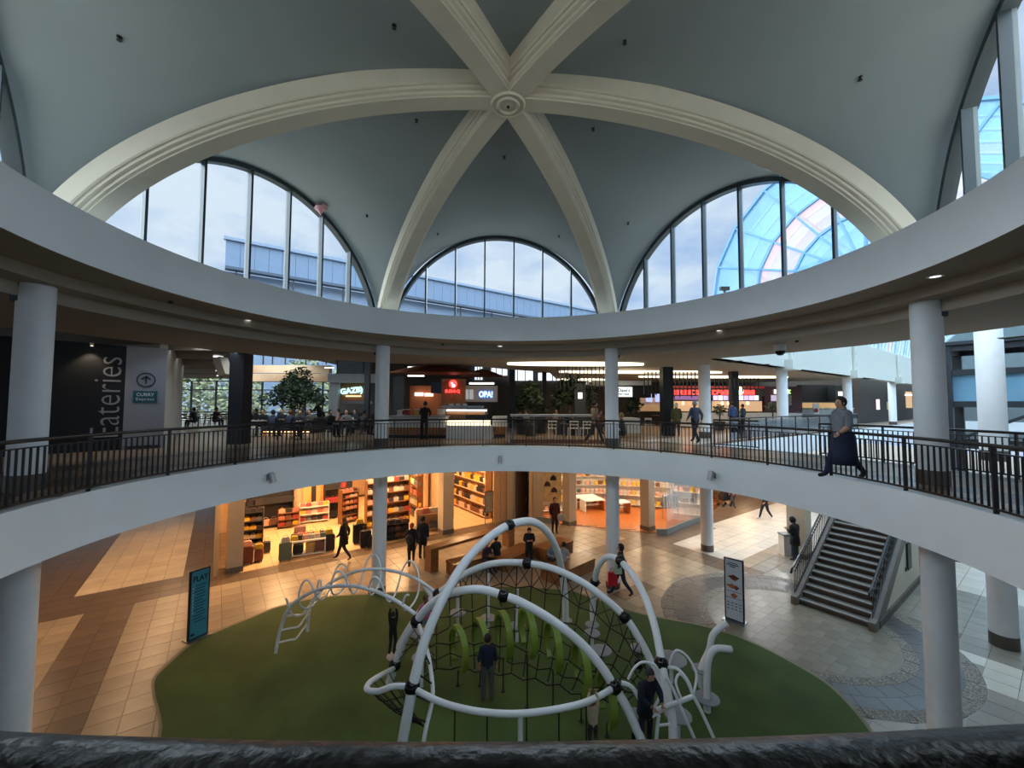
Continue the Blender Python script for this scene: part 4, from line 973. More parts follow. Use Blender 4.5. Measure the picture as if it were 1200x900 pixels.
# ================================================================ SHOPS ON THE LOWER LEVEL
FB = -13.35                                   # shop front line (b)
CRM = mat('shop_wall_cream', hexc(206, 180, 146), .7); SHFL = mat('shop_floor', hexc(216, 186, 146), .3, var=.06, island=.05)
s1 = struct('wall_shops', 'cream shop interiors behind the open fronts of the lower level')
def gwall(a0, b0, a1, b1, z0, z1, m, name='wall_panel', th=.15, par=None): return wall(G(a0, b0), G(a1, b1), z0, z1, m, name, th, par or s1)
def planks(a0, a1, b0, b1, sa, sb, m, name, par, z=.004):
    me = tile_mb(sa, sb).mesh(name, m); na, nb = int((a1-a0)/sa), int(abs(b1-b0)/sb); n = 0
    q = MB()
    for i in range(na):
        for j in range(nb):
            c = G(a0+(i+.5)*sa, max(b0, b1)-(j+.5)*sb, z); t_ = tile_mb(sa, sb)
            if n < 150 and j < 6: link(name, me, par, loc=c, rz=GA); n += 1
            else: q.add([Vector((v[0]*cos(GA)-v[1]*sin(GA), v[0]*sin(GA)+v[1]*cos(GA), v[2]))+c for v in t_.v], t_.f)
    if q.v: q.build('rear_'+name, m, par)['kind'] = 'stuff'
sf = struct('floor', 'pale tiled floor of the luggage shop')
planks(-3.6, 9.4, -13.5, -25, .6, 1.2, SHFL, 'floor_tile', sf)
# shop 1
SH = 3.75
gwall(-4.3, -13.6, -4.3, -20, 0, SH, CRM); gwall(-4.3, -20, 2.4, -20, 0, SH, CRM); gwall(4.6, -22.5, 9.6, -22.5, 0, SH, CRM); gwall(5.75, -16.2, 5.75, -22.5, 0, SH, CRM, th=.2); gwall(9.3, -13.4, 9.3, -22.5, 0, SH, CRM)
gwall(2.4, -20, 2.4, -25, 0, SH, mat('orange_wall_paint', hexc(214, 160, 96), .6)); gwall(2.4, -25, 5.75, -25, 0, SH, CRM)
MB().add([G(a, b, SH) for a, b in ((-3.8, -13.6), (20, -13.6), (20, -26), (-3.8, -26))], [(0, 3, 2, 1)]).build('shop_ceiling', WHITE, s1)
gwall(-3.9, -13.4, 9.4, -13.4, SH-.25, mbz, mat('bulkhead', hexc(150, 134, 112), .6), 'bulkhead', .25)
# door back right of luggage area
dr = struct('door_1', 'pale orange staff door at the back of the luggage shop')
p = G(.2, -19.9); MB().box((0, 0, 1.2), (1.1, .08, 2.4)).build('door_leaf', mat('door_orange', hexc(222, 168, 104), .5), dr, loc=p, rz=GA); MB().box((0, -.06, 1.5), (.25, .03, 1.3)).build('door_glass', DKGREY, dr, loc=p, rz=GA)
# lights of the shops: rows of downlights with their lamps
def downlight(a, b, z, label, e=120, col=(1, .66, .34), lamp=True, grp='downlights in the shops'):
    t = thing('downlight', label, 'lamp', G(a, b, z), 0, grp); MB().lathe([(.13, -.0), (.13, -.02), (.09, -.02), (.09, 0)], n=16).build('trim_ring', WHITE, t); MB().lathe([(0, -.012), (.09, -.012)], n=14).build('lens', WARM, t)
    if lamp: light('AREA', 'downlight_lamp', (0, 0, -.06), e, col, t, size=.5)
    return t
rows = ['at the front left of the luggage shop', 'at the front middle of the luggage shop', 'at the front right of the luggage shop', 'at the rear left of the luggage shop', 'at the rear middle of the luggage shop', 'in the bag shop beside the pilaster', 'at the rear of the bag shop', 'by the entrance of the costume shop', 'at the rear of the costume shop']
for i, (a, b) in enumerate(((-2.2, -14.9), (.4, -15.1), (3.4, -15.1), (-1.6, -18), (1.4, -18.2), (4.6, -17.6), (4.2, -21.5), (7.3, -14.8), (7.4, -18.5))):
    downlight(a, b, SH-.01, 'warm downlight '+rows[i], 62, (1, .60, .28))
# pilasters and columns of the fronts
SQC = mat('beige_column', hexc(186, 172, 150), .6)
def sqcol(px, py, wd, lab, z1=None, name='column'):
    p = gp(px, py); t = struct(name, lab, (p.x, p.y+wd/2, 0), GA); z1 = z1 or mbz
    MB().box((0, 0, z1/2), (wd, wd, z1)).build('shaft', SQC, t); MB().box((0, 0, .11), (wd+.03, wd+.03, .22)).build('column_base', PLINTH, t)
for px, py, wd, lb in ((269, 672, .55, 'square beige column left of the luggage shop'), (521, 626, .62, 'square beige column between the bag shop and the costume shop'), (668, 616, .55, 'square beige column beside the toy shop window'), (761, 622, .55, 'square beige column at the glass corner'), (944, 655, .72, 'square beige column beside the stairs')): sqcol(px, py, wd, lb)
# door bay with pilasters
gwall(9.35, -13.2, 9.9, -13.05, 0, mbz, SQC, 'pilaster', .5); gwall(10.75, -12.55, 11.25, -12.2, 0, mbz, SQC, 'pilaster', .5); gwall(9.9, -13.2, 10.75, -12.8, 2.9, mbz, SQC, 'lintel', .3)
d2 = struct('door_2', 'dark service door between two beige pilasters'); p = G(10.3, -13.05); MB().box((0, 0, 1.45), (1.05, .08, 2.9)).build('door_leaf', mat('dark_door', hexc(58, 44, 36), .6), d2, loc=p, rz=GA+.3); MB().box((.38, -.07, 1.1), (.05, .06, .2)).build('door_handle', STEEL, d2, loc=p, rz=GA+.3)
for o in (8.75, 9.25): gwall(o-.25, -13.32, o+.2, -13.3, 0, mbz, mat('warm_pilaster', hexc(196, 160, 116), .6), 'pilaster', .12)
sg = thing('poster_stand', 'tall framed poster stand on thin legs outside the costume shop', 'sign', gp(573, 614), .35)
MB().box((0, 0, 1.25), (.5, .05, 1.2)).build('frame', BLACK, sg); MB().box((0, -.03, 1.25), (.44, .01, 1.12)).build('poster', mat('poster_grey', hexc(150, 146, 130), .5, var=.3, scale=4), sg)
for x in (-.22, .22): MB().box((x, 0, .33), (.03, .03, .66)).build('leg', BLACK, sg)
# shop 2 : toy shop with orange wood floor
s2 = struct('wall_toy_shop', 'bright walls of the toy shop with glass corner')
A_, B_, C_, D_, E2 = gp(628, 612), gp(668, 614), gp(782, 627), gp(822, 611), gp(846, 590)
OW = wood('orange_wood', hexc(150, 82, 38), hexc(196, 120, 62), .3, stretch=(1, 6, 1))
f2 = struct('floor', 'orange wood floor of the toy shop'); fpts = [A_, C_, D_, E2, Vector((16, 26, 0)), Vector((2, 27, 0))]
flat_poly(fpts, -.01, .003, mat('wood_gap', hexc(90, 50, 24), .6), 'underlay', f2); pk_ = tile_mb(1.2, .16); n = 0; q = MB()
for i in range(0, 17):
    for j in range(0, 90):
        x, y = 1.5+i*1.2+.4*(j % 3), 13.2+j*.16; P = Vector((x, y, 0))
        if all(inpoly(P+Vector((dx, dy, 0)), fpts) for dx in (-.6, .6) for dy in (-.08, .08)):
            if n < 150 and y < 18: link('floor_plank', bpy.data.meshes.get('floor_plank') or pk_.mesh('floor_plank', OW), f2, loc=(x, y, .008)); n += 1
            else: q.add([Vector(v)+Vector((x, y, .008)) for v in pk_.v], pk_.f)
q.build('rear_planks', OW, f2)['kind'] = 'stuff'
wall(Vector((2, 26.5, 0)), Vector((17, 25.5, 0)), 0, SH, CRM, 'wall_panel', par=s2); wall(A_+Vector((-.2, .3, 0)), Vector((2, 26.5, 0)), 0, SH, CRM, 'wall_panel', par=s2); wall(Vector((17, 25.5, 0)), E2+Vector((.3, 0, 0)), 0, SH, CRM, 'wall_panel', par=s2)
flat_poly([A_+Vector((0, .4, 0)), C_+Vector((0, .4, 0)), D_, E2, Vector((17, 26, 0)), Vector((2, 27, 0))], SH, SH+.05, WHITE, 'shop_ceiling', s2)
for i, (x, y) in enumerate(((4, 17), (7, 16.5), (9.5, 17), (5, 20.5), (9, 20.5), (12, 19), (7, 24))): 
    t = downlight(0, 0, SH-.02, 'warm downlight '+['by the toy shop poster', 'over the toy shop table', 'by the glass corner', 'over the toy shop middle left', 'over the toy shop middle right', 'behind the glass corner', 'at the toy shop rear'][i], 52, (1, .74, .46)); t.location = (x, y, SH-.02)
gf2 = struct('window_9', 'frameless glass shop window on a grey plinth at the corner')
def gpane(p, q_, par, z0=.3, z1=3.6):
    wall(p, q_, z0, z1, GLASS, 'window_pane', .03, par); wall(p, q_, 0, z0, LIGHTFR, 'window_plinth', .12, par)
gpane(gp(770, 627), C_, gf2); gpane(C_, gp(802, 618.5), gf2); gpane(gp(802, 618.5), D_, gf2); gpane(A_, gp(655, 615), gf2)
wall(gp(625, 612), D_, SH-.2, mbz, mat('bulkhead', (0, 0, 0)), 'bulkhead', .2, s2); 
# merchandise builders
def rrect(w_, h, r, n=3):
    out = []
    for cx, cy, a0 in ((w_/2-r, h-r, 0), (-w_/2+r, h-r, PI/2), (-w_/2+r, r, PI), (w_/2-r, r, 1.5*PI)):
        for k in range(n+1): a = a0+PI/2*k/n; out.append((cx+r*cos(a), cy+r*sin(a)))
    return out
XZ = Matrix(((1, 0, 0), (0, 0, 1), (0, 1, 0)))
SC = {}
def suitcase(label, p, rz, h, col, grp='suitcases in the luggage shop', w_=None, d=.26):
    w_ = w_ or h*.64; t = thing('suitcase', label, 'suitcase', p, rz, grp); k = (round(h, 2), round(w_, 2), col)
    if k not in SC:
        m = mat('case_%d_%d_%d' % col, hexc(*col), .45)
        a = MB().prism(rrect(w_, h-.06, .07), -d/2, d/2, M=XZ, c=(0, 0, .06))
        for i in range(5): a.box((-w_/2+w_*(i+1)/6, -d/2-.004, h/2+.03), (.02, .012, h*.7))
        b = MB()
        for sx in (-1, 1): 
            for sy in (-1, 1): b.lathe([(0, -.02), (.03, -.02), (.03, .02), (0, .02)], c=(sx*w_*.36, sy*d*.32, .03), n=10, M=Matrix.Rotation(PI/2, 3, 'Y'))
        hn = MB().tube([(-.09, d*.3, h-.01), (-.09, d*.3, h+.16), (.09, d*.3, h+.16), (.09, d*.3, h-.01)], .011, 6)
        SC[k] = (a.mesh('case_shell', m), b.mesh('wheels', BLACK), hn.mesh('handle', STEEL))
    for nm, me in zip(('case_shell', 'wheels', 'handle'), SC[k]): link(nm, me, t)
    return t
BR, DG, BLK, MV, SG, NVY = (104, 52, 38), (44, 44, 50), (26, 26, 30), (128, 92, 92), (96, 116, 100), (28, 34, 50)
for px, py, h, col, lb in ((279, 663, .74, BR, 'leftmost brown suitcase at the shop front'), (289, 661, .74, BR, 'second brown suitcase at the shop front'), (303, 658, .52, (112, 54, 44), 'small brown suitcase with a yellow bag on top'), (312, 648, .50, DG, 'dark suitcase peeking behind the small brown one'),
    (334, 657, .78, SG, 'sage green suitcase left of the white table'), (385, 646, .78, DG, 'large charcoal suitcase right of the white table'), (351, 636, .80, MV, 'tall mauve suitcase behind the white table'),
    (421, 637, .95, BLK, 'tallest black suitcase left of the round column'), (428, 641, .78, BLK, 'middle black suitcase beside the round column'), (434, 641, .52, BLK, 'small black suitcase touching the round column'), (309, 606, .85, (206, 140, 116), 'pink suitcase under the wall shelf'), (318, 603, .85, (206, 140, 116), 'second pink suitcase under the wall shelf'), (327, 606, .8, BLK, 'black suitcase right of the pink ones'), (304, 622, .6, BLK, 'black suitcase at the tower of small goods')):
    suitcase(lb, gp(px, py), .5, h, col)
gt = thing('display_table', 'white two-level display table at the luggage shop front', 'table', gp(361, 652), .47); 
MB().box((0, .3, .70), (1.4, .75, .06)).build('table_top', WPAN, gt); MB().box((0, .3, .12), (1.4, .75, .05)).build('lower_shelf', WPAN, gt)
for x in (-.68, .68): MB().box((x, .3, .36), (.05, .75, .72)).build('side_panel', WPAN, gt)
for i, (x, c) in enumerate(((-.4, (30, 34, 44)), (.1, (190, 160, 90)), (.42, (120, 84, 88)))):
    p = gp(361, 652)+Vector((x*cos(.47)-.1*sin(.47), x*sin(.47)+.1*cos(.47), .15)); suitcase('small %s case lying on the lower shelf of the white table' % ('navy', 'yellow', 'mauve')[i], p, .47, .44, c, w_=.42, d=.3)
rb = random.Random(11)
def handbag(label, p, rz, col, s=1.0, grp='bags and small goods in the shops', name='handbag', cat='bag'):
    t = thing(name, label, cat, p, rz, grp); k = ('hb', col)
    if k not in SC:
        m = mat('bagc_%d_%d_%d' % col, hexc(*col), .6)
        SC[k] = (MB().prism([(-.17, 0), (.17, 0), (.19, .12), (.14, .24), (-.14, .24), (-.19, .12)], -.07, .07, M=XZ).mesh('bag_body', m), MB().tube([(.09*cos(a), 0, .23+.11*sin(a)) for a in [PI*i/6 for i in range(7)]], .012, 5).mesh('bag_handle', m))
    link('bag_body', SC[k][0], t); link('bag_handle', SC[k][1], t); t.scale = (s, s, s); return t
PAL = [(214, 176, 60), (200, 120, 110), (220, 196, 180), (60, 52, 60), (170, 60, 60), (96, 104, 110), (226, 170, 150), (120, 80, 60), (40, 40, 44), (190, 186, 180)]
WORD = {PAL[0]: 'yellow', PAL[1]: 'coral', PAL[2]: 'cream', PAL[3]: 'plum', PAL[4]: 'red', PAL[5]: 'slate grey', PAL[6]: 'peach', PAL[7]: 'brown', PAL[8]: 'black', PAL[9]: 'pale grey'}
TB = gp(361, 652)
def on(base, rz, x, y, z): return Vector((base.x+x*cos(rz)-y*sin(rz), base.y+x*sin(rz)+y*cos(rz), z))
for i in range(12):
    x, y = -.55+.22*(i % 6), .15+.3*(i//6); c = PAL[(i*3) % 10]; handbag('%s bag, %s from left in the %s row on the white display table' % (WORD[c], ['first', 'second', 'third', 'fourth', 'fifth', 'sixth'][i % 6], 'front' if i < 6 else 'rear'), on(TB, .47, x, y, .73), rb.uniform(-.4, .8), c, .85)
for px, py, z, c, lb in ((303, 658, .53, PAL[0], 'yellow bag on the small brown suitcase'), (334, 657, .79, PAL[9], 'pale grey bag on the sage suitcase'), (385, 646, .79, PAL[0], 'yellow bag on the charcoal suitcase'), (421, 637, .96, PAL[0], 'yellow bag on the tallest black suitcase'), (279, 663, .75, PAL[1], 'coral bag on the leftmost brown suitcase'), (289, 661, .75, PAL[6], 'peach bag on the second brown suitcase')):
    handbag(lb, gp(px, py)+Vector((0, 0, z)), .5, c, .9)
# shelf units with goods, one object per thing
def unit(label, p, rz, w_, h, levels, d=.42, m=None, back=True, goods=None, dens=.3, gs=.8, where='', gk='bag'):
    m = m or WPAN; t = thing('shelf_unit', label, 'shelf', p, rz)
    for x in (-w_/2, w_/2): MB().box((x, 0, h/2), (.04, d, h)).build('side_panel', m, t)
    if back: MB().box((0, d/2, h/2), (w_, .03, h)).build('back_panel', m, t)
    for i in range(levels):
        z = .12+i*(h-.3)/max(1, levels-1) if levels > 1 else h-.05
        MB().box((0, 0, z), (w_-.04, d, .035)).build('shelf', m, t)
        n = int(w_/dens)
        for k in range(n):
            c = (goods or PAL)[rb.randrange(len(goods or PAL))]; x = -w_/2+w_*(k+.5)/n; y = -.05
            g = ('bottom' if i == 0 else 'top' if i == levels-1 else ['', 'second', 'third', 'fourth', 'fifth', 'sixth'][i]); side = ['first', 'second', 'third', 'fourth', 'fifth', 'sixth', 'seventh', 'eighth', 'ninth', 'tenth', 'eleventh', 'twelfth', 'thirteenth', 'fourteenth', 'fifteenth', 'sixteenth', 'seventeenth'][k]+' from left'
            o = on(p, rz, x, y, z+.02+p.z)
            if gk == 'bag': handbag('%s bag on %s shelf, %s, %s' % (WORD.get(c, 'coloured'), g, side, where), o, rz, c, gs)
            else:
                tt = thing('toy_box', '%s box on %s shelf, %s, %s' % (WORD.get(c, 'coloured'), g, side, where), 'box', o, rz, 'boxed toys on the shelves'); kk_ = ('tb', c)
                if kk_ not in SC: SC[kk_] = MB().box((0, 0, .13), (.22, .16, .26)).mesh('carton', mat('box_%d_%d_%d' % c, hexc(*c), .5, var=.5, scale=14))
                link('carton', SC[kk_], tt)
    return t
WD = mat('shelf_wood', hexc(120, 78, 44), .5)
unit('tall dark tower of small goods at the left of the luggage shop', gp(288, 645), .5, 1.3, 1.9, 5, m=DARKW, where='tower of small goods', dens=.26, gs=.7)
unit('wood shelf unit in the middle of the luggage shop', gp(338, 618), .5, 1.0, 1.0, 3, m=WD, where='middle wood unit', dens=.3)
unit('low display of bags left of the green-capped stand', gp(368, 612), .5, 1.5, 1.1, 3, m=WPAN, where='rear white display', dens=.3)
unit('tall rack of small pink and white goods', gp(408, 612), .9, 1.0, 1.9, 6, m=WD, where='tall pink rack', dens=.22, gs=.6, goods=[PAL[1], PAL[2], PAL[6], PAL[3]])
unit('low dark counter of bags right of the round column', gp(462, 632), .5, 1.3, .95, 3, m=DARKW, where='dark counter right of the round column', dens=.3, goods=[PAL[8], PAL[3], PAL[7]])
unit('display of pink backpacks beside the square column', gp(502, 622), .5, 1.4, 1.1, 2, m=CRM, where='backpack display', dens=.3, gs=1.2, goods=[PAL[1], PAL[6], PAL[9], PAL[5]])
unit('rear shelf of bags right of the round column', G(3.4, -16.4), GA, 2.4, 2.6, 5, m=WD, where='rear rack of the bag shop', dens=.3, gs=.9)
unit('wall shelves of dark suitcases and bags at the back left', G(-2.2, -19.7), GA, 2.6, 2.7, 3, m=DARKW, where='back left wall shelves', dens=.36, gs=1.3, goods=[PAL[8], PAL[7], PAL[2], PAL[3], PAL[6]])
unit('wall shelves of red and black bags at the back', G(1.5, -19.7), GA, 1.5, 2.7, 4, m=DARKW, where='back wall shelves', dens=.3, gs=1.1, goods=[PAL[4], PAL[8], PAL[8]])
unit('shelf of bags against the side wall', G(5.4, -18.5), GA-PI/2, 4.0, 2.7, 5, m=WD, where='side wall of the bag shop', dens=.36, gs=1.2)
unit('costume rack on the left wall of the costume shop', G(6.2, -16.5), GA+PI/2, 4.5, 2.9, 5, m=CRM, where='left wall of the costume shop', dens=.36, gs=1.2, goods=[PAL[1], PAL[4], PAL[7], PAL[6]])
unit('costume rack on the right wall of the costume shop', G(8.7, -16.5), GA-PI/2, 4.5, 2.9, 5, m=CRM, where='right wall of the costume shop', dens=.36, gs=1.2, goods=[PAL[2], PAL[8], PAL[7], PAL[0]])
TOY = [PAL[2], PAL[9], PAL[5], PAL[6], PAL[0], PAL[7]]
unit('white toy shelves at the back of the toy shop', Vector((5.2, 20.6, 0)), 0, 3.0, 2.6, 5, where='back toy shelves on the left', dens=.3, goods=TOY, gk='box')
unit('white toy shelves behind the round column', Vector((8.9, 19.6, 0)), -.25, 3.4, 2.8, 5, where='back toy shelves on the right', dens=.3, goods=TOY, gk='box')
unit('toy shelves behind the glass corner', Vector((11.2, 17.4, 0)), -.5, 2.2, 2.3, 4, where='toy shelves at the glass corner', dens=.3, goods=TOY, gk='box')
unit('toy shelves behind the left shop window', Vector((2.6, 18.2, 0)), .1, 2.2, 2.8, 5, where='toy shelves by the left window', dens=.3, goods=TOY, gk='box')
for px, py, w_, lb in ((694, 598, 1.4, 'white low table with a wood end in the toy shop'), (685, 594, 1.6, 'long white table behind the low one'), (728, 601, .9, 'small white table right of the round column')):
    t = thing('display_table', lb, 'table', gp(px, py), .3); MB().box((0, 0, .7), (w_, .8, .06)).build('table_top', WPAN, t); MB().box((w_/2-.04, 0, .34), (.06, .76, .66)).build('end_panel', OW, t); MB().box((-w_/2+.04, 0, .34), (.06, .76, .66)).build('end_panel', WPAN, t); MB().box((0, .2, .3), (w_-.1, .3, .04)).build('lower_shelf', WPAN, t)
po = thing('window_poster', 'large cream poster with dark silhouettes hanging in the toy shop window', 'poster', A_+Vector((.9, .55, 1.0))); MB().box((0, 0, 1.0), (1.3, .04, 1.9)).build('sheet', mat('poster_cream', hexc(196, 176, 130), .6, var=.25, scale=3), po)
for x, z in ((-.2, .95), (.15, 1.3), (.2, .6)): MB().prism([(-.2, 0), (.2, 0), (.16, .2), (0, .32), (-.14, .2)], -.03, -.021, M=XZ, c=(x, 0, z)).build('silhouette', BLACK, po)
mn = thing('clothes_rail', 'grey and blue clothes on a rail behind the glass corner', 'clothes', gp(792, 612)+Vector((0, .8, 0)), .2); MB().tube([(-.5, 0, 0), (-.5, 0, 1.5), (.5, 0, 1.5), (.5, 0, 0)], .02, 6).build('rail', STEEL, mn)
for i in range(7): MB().prism([(-.16, .6), (.16, .6), (.2, 1.35), (.05, 1.45), (-.05, 1.45), (-.2, 1.35)], -.02, .02, M=Matrix.Rotation(1.2, 3, 'Z') @ XZ, c=(-.4+.13*i, 0, 0)).build('garment', mat('garment_%d' % (i % 3), hexc(*[(130, 150, 180), (170, 174, 180), (90, 110, 150)][i % 3]), .8), mn)
# far shop beyond (right)
fs = struct('wall_far_shop', 'distant red-fronted shop on the lower level'); wall(Vector((16, 27, 0)), Vector((34, 40, 0)), 0, mbz, mat('reddish_wall', hexc(150, 90, 76), .7), 'shop_front', par=fs); 
for i, (x, y) in enumerate(((20, 27), (26, 32))): t = downlight(0, 0, mbz-.02, ['warm downlight before the far red shop', 'second warm downlight before the far red shop'][i], 60); t.location = (x, y, mbz-.02)
# gallery downlights over the lower walkway on the left
for i, (a, b) in enumerate(((-6.5, -17), (-6.8, -13), (-4.6, -12.3), (-1, -12.2), (2.5, -12.1), (6.0, -11.8), (9.2, -10.5), (-9.5, -10.5), (-6, -21), (11.5, -8.5), (-9.5, -15))):
    downlight(a, b, mbz-.01, 'warm downlight under the balcony '+['over the sand-coloured tiles', 'over the brown tile crossing', 'before the beige column', 'before the luggage shop, left', 'before the luggage shop, right', 'over the benches', 'before the toy shop', 'nearest the play sign', 'farthest left', 'by the glass corner', 'far left behind the white column'][i], (30, 22, 12, 9, 9, 9, 9, 20, 34, 5, 20)[i], (1, .62, .34), grp='downlights under the balcony')
for i, (a, b) in enumerate(((15.2, -3.6), (19.2, -3.8), (23.5, -4.0), (20, .5), (16.5, 5.5))):
    downlight(a, b, mbz-.01 if b < -2 else 9.0, 'cool downlight '+['over the pale tiles beside the glass corner', 'over the middle of the pale tiles', 'over the far pale tiles', 'in the sky-lit hall', 'in the hall right of the stairs'][i], (36, 36, 50, 0, 0)[i], (.95, .97, 1), grp='cool downlights over the pale tiles') if b < -2 else None
# wooden benches
BW = wood('bench_wood', hexc(116, 74, 38), hexc(158, 108, 62), .35, stretch=(1, 7, 1)); 
def bench(pa, pb, z, wd, th, label, name='wooden_bench', solid=False):
    L = (pb-pa).length; rz = math.atan2((pb-pa).y, (pb-pa).x); t = thing(name, label, 'bench', (pa.x, pa.y, 0), rz)
    for k in range(4): MB().box((L/2, wd*(k+.5)/4, z-th/2), (L, wd/4-.006, th)).build('seat_plank', BW, t)
    if solid: MB().box((L/2, wd/2, (z-th)/2), (L-.04, wd-.04, z-th)).build('body', BW, t)
    else:
        for x in (.18, L-.18): MB().box((x, wd/2, (z-th)/2), (.36, wd-.02, z-th)).build('leg', BW, t)
    MB().box((L/2, wd/2, .03), (L-.1, wd-.1, .06)).build('kick_plinth', BLACK, t) if solid else None
    return t
bench(gp(505, 672), gp(603, 640), .95, .5, .12, 'long high wooden bench top on block legs')
bench(gp(532, 678), gp(580, 664), .50, .7, .1, 'low wooden bench under the tall white arch, left part', solid=True); bench(gp(594, 672), gp(630, 653), .48, .9, .1, 'low wooden bench behind the standing person', solid=True)
bench(gp(640, 660), gp(672, 648), .55, .8, .1, 'wooden bench block behind the grey hoodie', solid=True); bench(gp(656, 688), gp(698, 668), .48, 1.0, .1, 'low wooden bench nearest the play surface on the right', solid=True)
bn = thing('litter_bin', 'white litter bin beside the person in the puffer jacket', 'bin', gp(921, 650)); MB().box((0, 0, .45), (.4, .4, .9)).build('bin_body', WPAN, bn); MB().box((0, 0, .93), (.44, .44, .06)).build('bin_lid', LIGHTFR, bn)
stv = thing('stroller', 'dark stroller beside the person in pink', 'stroller', gp(849, 593), .3); MB().prism([(-.3, .4), (.3, .4), (.34, .8), (-.1, 1.0), (-.3, .7)], -.2, .2, M=XZ).build('seat', BLACK, stv); MB().tube([(-.3, 0, .1), (.45, 0, 1.0)], .015, 6).build('frame', BLACK, stv)
for x in (-.3, .3):
    for y in (-.22, .22): MB().lathe([(0, -.02), (.1, -.02), (.1, .02), (0, .02)], c=(x, y, .1), n=14, M=Matrix.Rotation(PI/2, 3, 'X')).build('wheel', DKGREY, stv)
# free-standing signs
def stand_sign(name, label, pl, pr, H, col, lines):
    L = (pr-pl).length; rz = math.atan2((pr-pl).y, (pr-pl).x); t = thing(name, label, 'sign', (pl.x, pl.y, 0), rz)
    MB().box((L/2, 0, H/2+.02), (L, .06, H)).build('frame', BLACK, t); MB().box((L/2, -.035, H/2+.02), (L-.08, .01, H-.08)).build('sign_face', col, t); MB().box((L/2, 0, .012), (L+.06, .4, .024)).build('foot', STEEL, t); return t, L
PF = Matrix(((1, 0, 0, 0), (0, 0, -1, 0), (0, 1, 0, 0), (0, 0, 0, 1)))
sgn, L = stand_sign('play_sign', 'tall teal sign headed PLAY standing left of the play surface', gp(219, 753), gp(243, 742), 1.95, mat('play_teal', hexc(62, 148, 170), .5), 0)
INK = mat('sign_ink', hexc(18, 30, 40), .6); INK2 = mat('sign_small_ink', hexc(30, 92, 112), .6); PALE = mat('pale_ink', hexc(170, 200, 215), .6)
def fx(x, z, y=-.042): return Matrix.Translation((x, y, z)) @ PF
flat_text('lettering', 'PLAY', INK, fx(L*.52, 1.72), L*.74, .17, sgn, bold=.03, ext=.001)
for i in range(13): MB().box((L*.55-.03*(i % 3), -.041, 1.52-i*.085), (L*(.55-.1*(i % 2)), .002, .035)).build('text_line', INK2, sgn)
for i in range(9): MB().box((L*.17, -.041, 1.46-i*.085), (.03, .002, .05)).build('side_mark', PALE, sgn)
MB().box((L*.2, -.041, .16), (.09, .003, .07)).build('corner_mark', INK, sgn)
sg2, L2 = stand_sign('cafe_poster', 'tall white framed food poster standing on the round floor pattern', gp(850, 724), gp(873, 732), 1.92, mat('poster_white', hexc(206, 214, 226), .5), 0)
for i, wd in enumerate((.5, .62, .3)): MB().box((L2*(.46), -.041, 1.80-i*.055), (L2*wd, .002, .022 if i < 1 else .03)).build('text_line', INK, sg2)
def blob(x, z, w_, h, m, nm):
    q = MB(); q.prism([(w_/2*cos(a)*(1+.2*sin(3*a)), h/2*sin(a)*(1+.25*cos(4*a))) for a in [2*PI*i/16 for i in range(16)]], 0, .003, M=XZ); q.build(nm, m, sg2, loc=(x, -.044, z))
FD = mat('food_brown', hexc(110, 56, 34), .6, var=.5, scale=30); FD2 = mat('food_orange', hexc(186, 108, 60), .6, var=.4, scale=30)
blob(L2*.5, 1.36, .30, .14, FD, 'food_picture'); blob(L2*.58, 1.32, .14, .09, FD2, 'food_picture'); blob(L2*.4, 1.08, .3, .12, FD2, 'food_picture'); blob(L2*.62, 1.06, .16, .12, FD, 'food_picture'); blob(L2*.5, .80, .2, .13, FD2, 'food_picture')
for z in (.92, .72): MB().box((L2*.5, -.041, z), (L2*.8, .002, .012)).build('text_line', INK, sg2)
for i in range(3):
    for k in range(4): MB().box((L2*(.2+.2*k), -.041, .56-i*.09), (L2*.12, .002, .025)).build('text_line', INK, sg2)
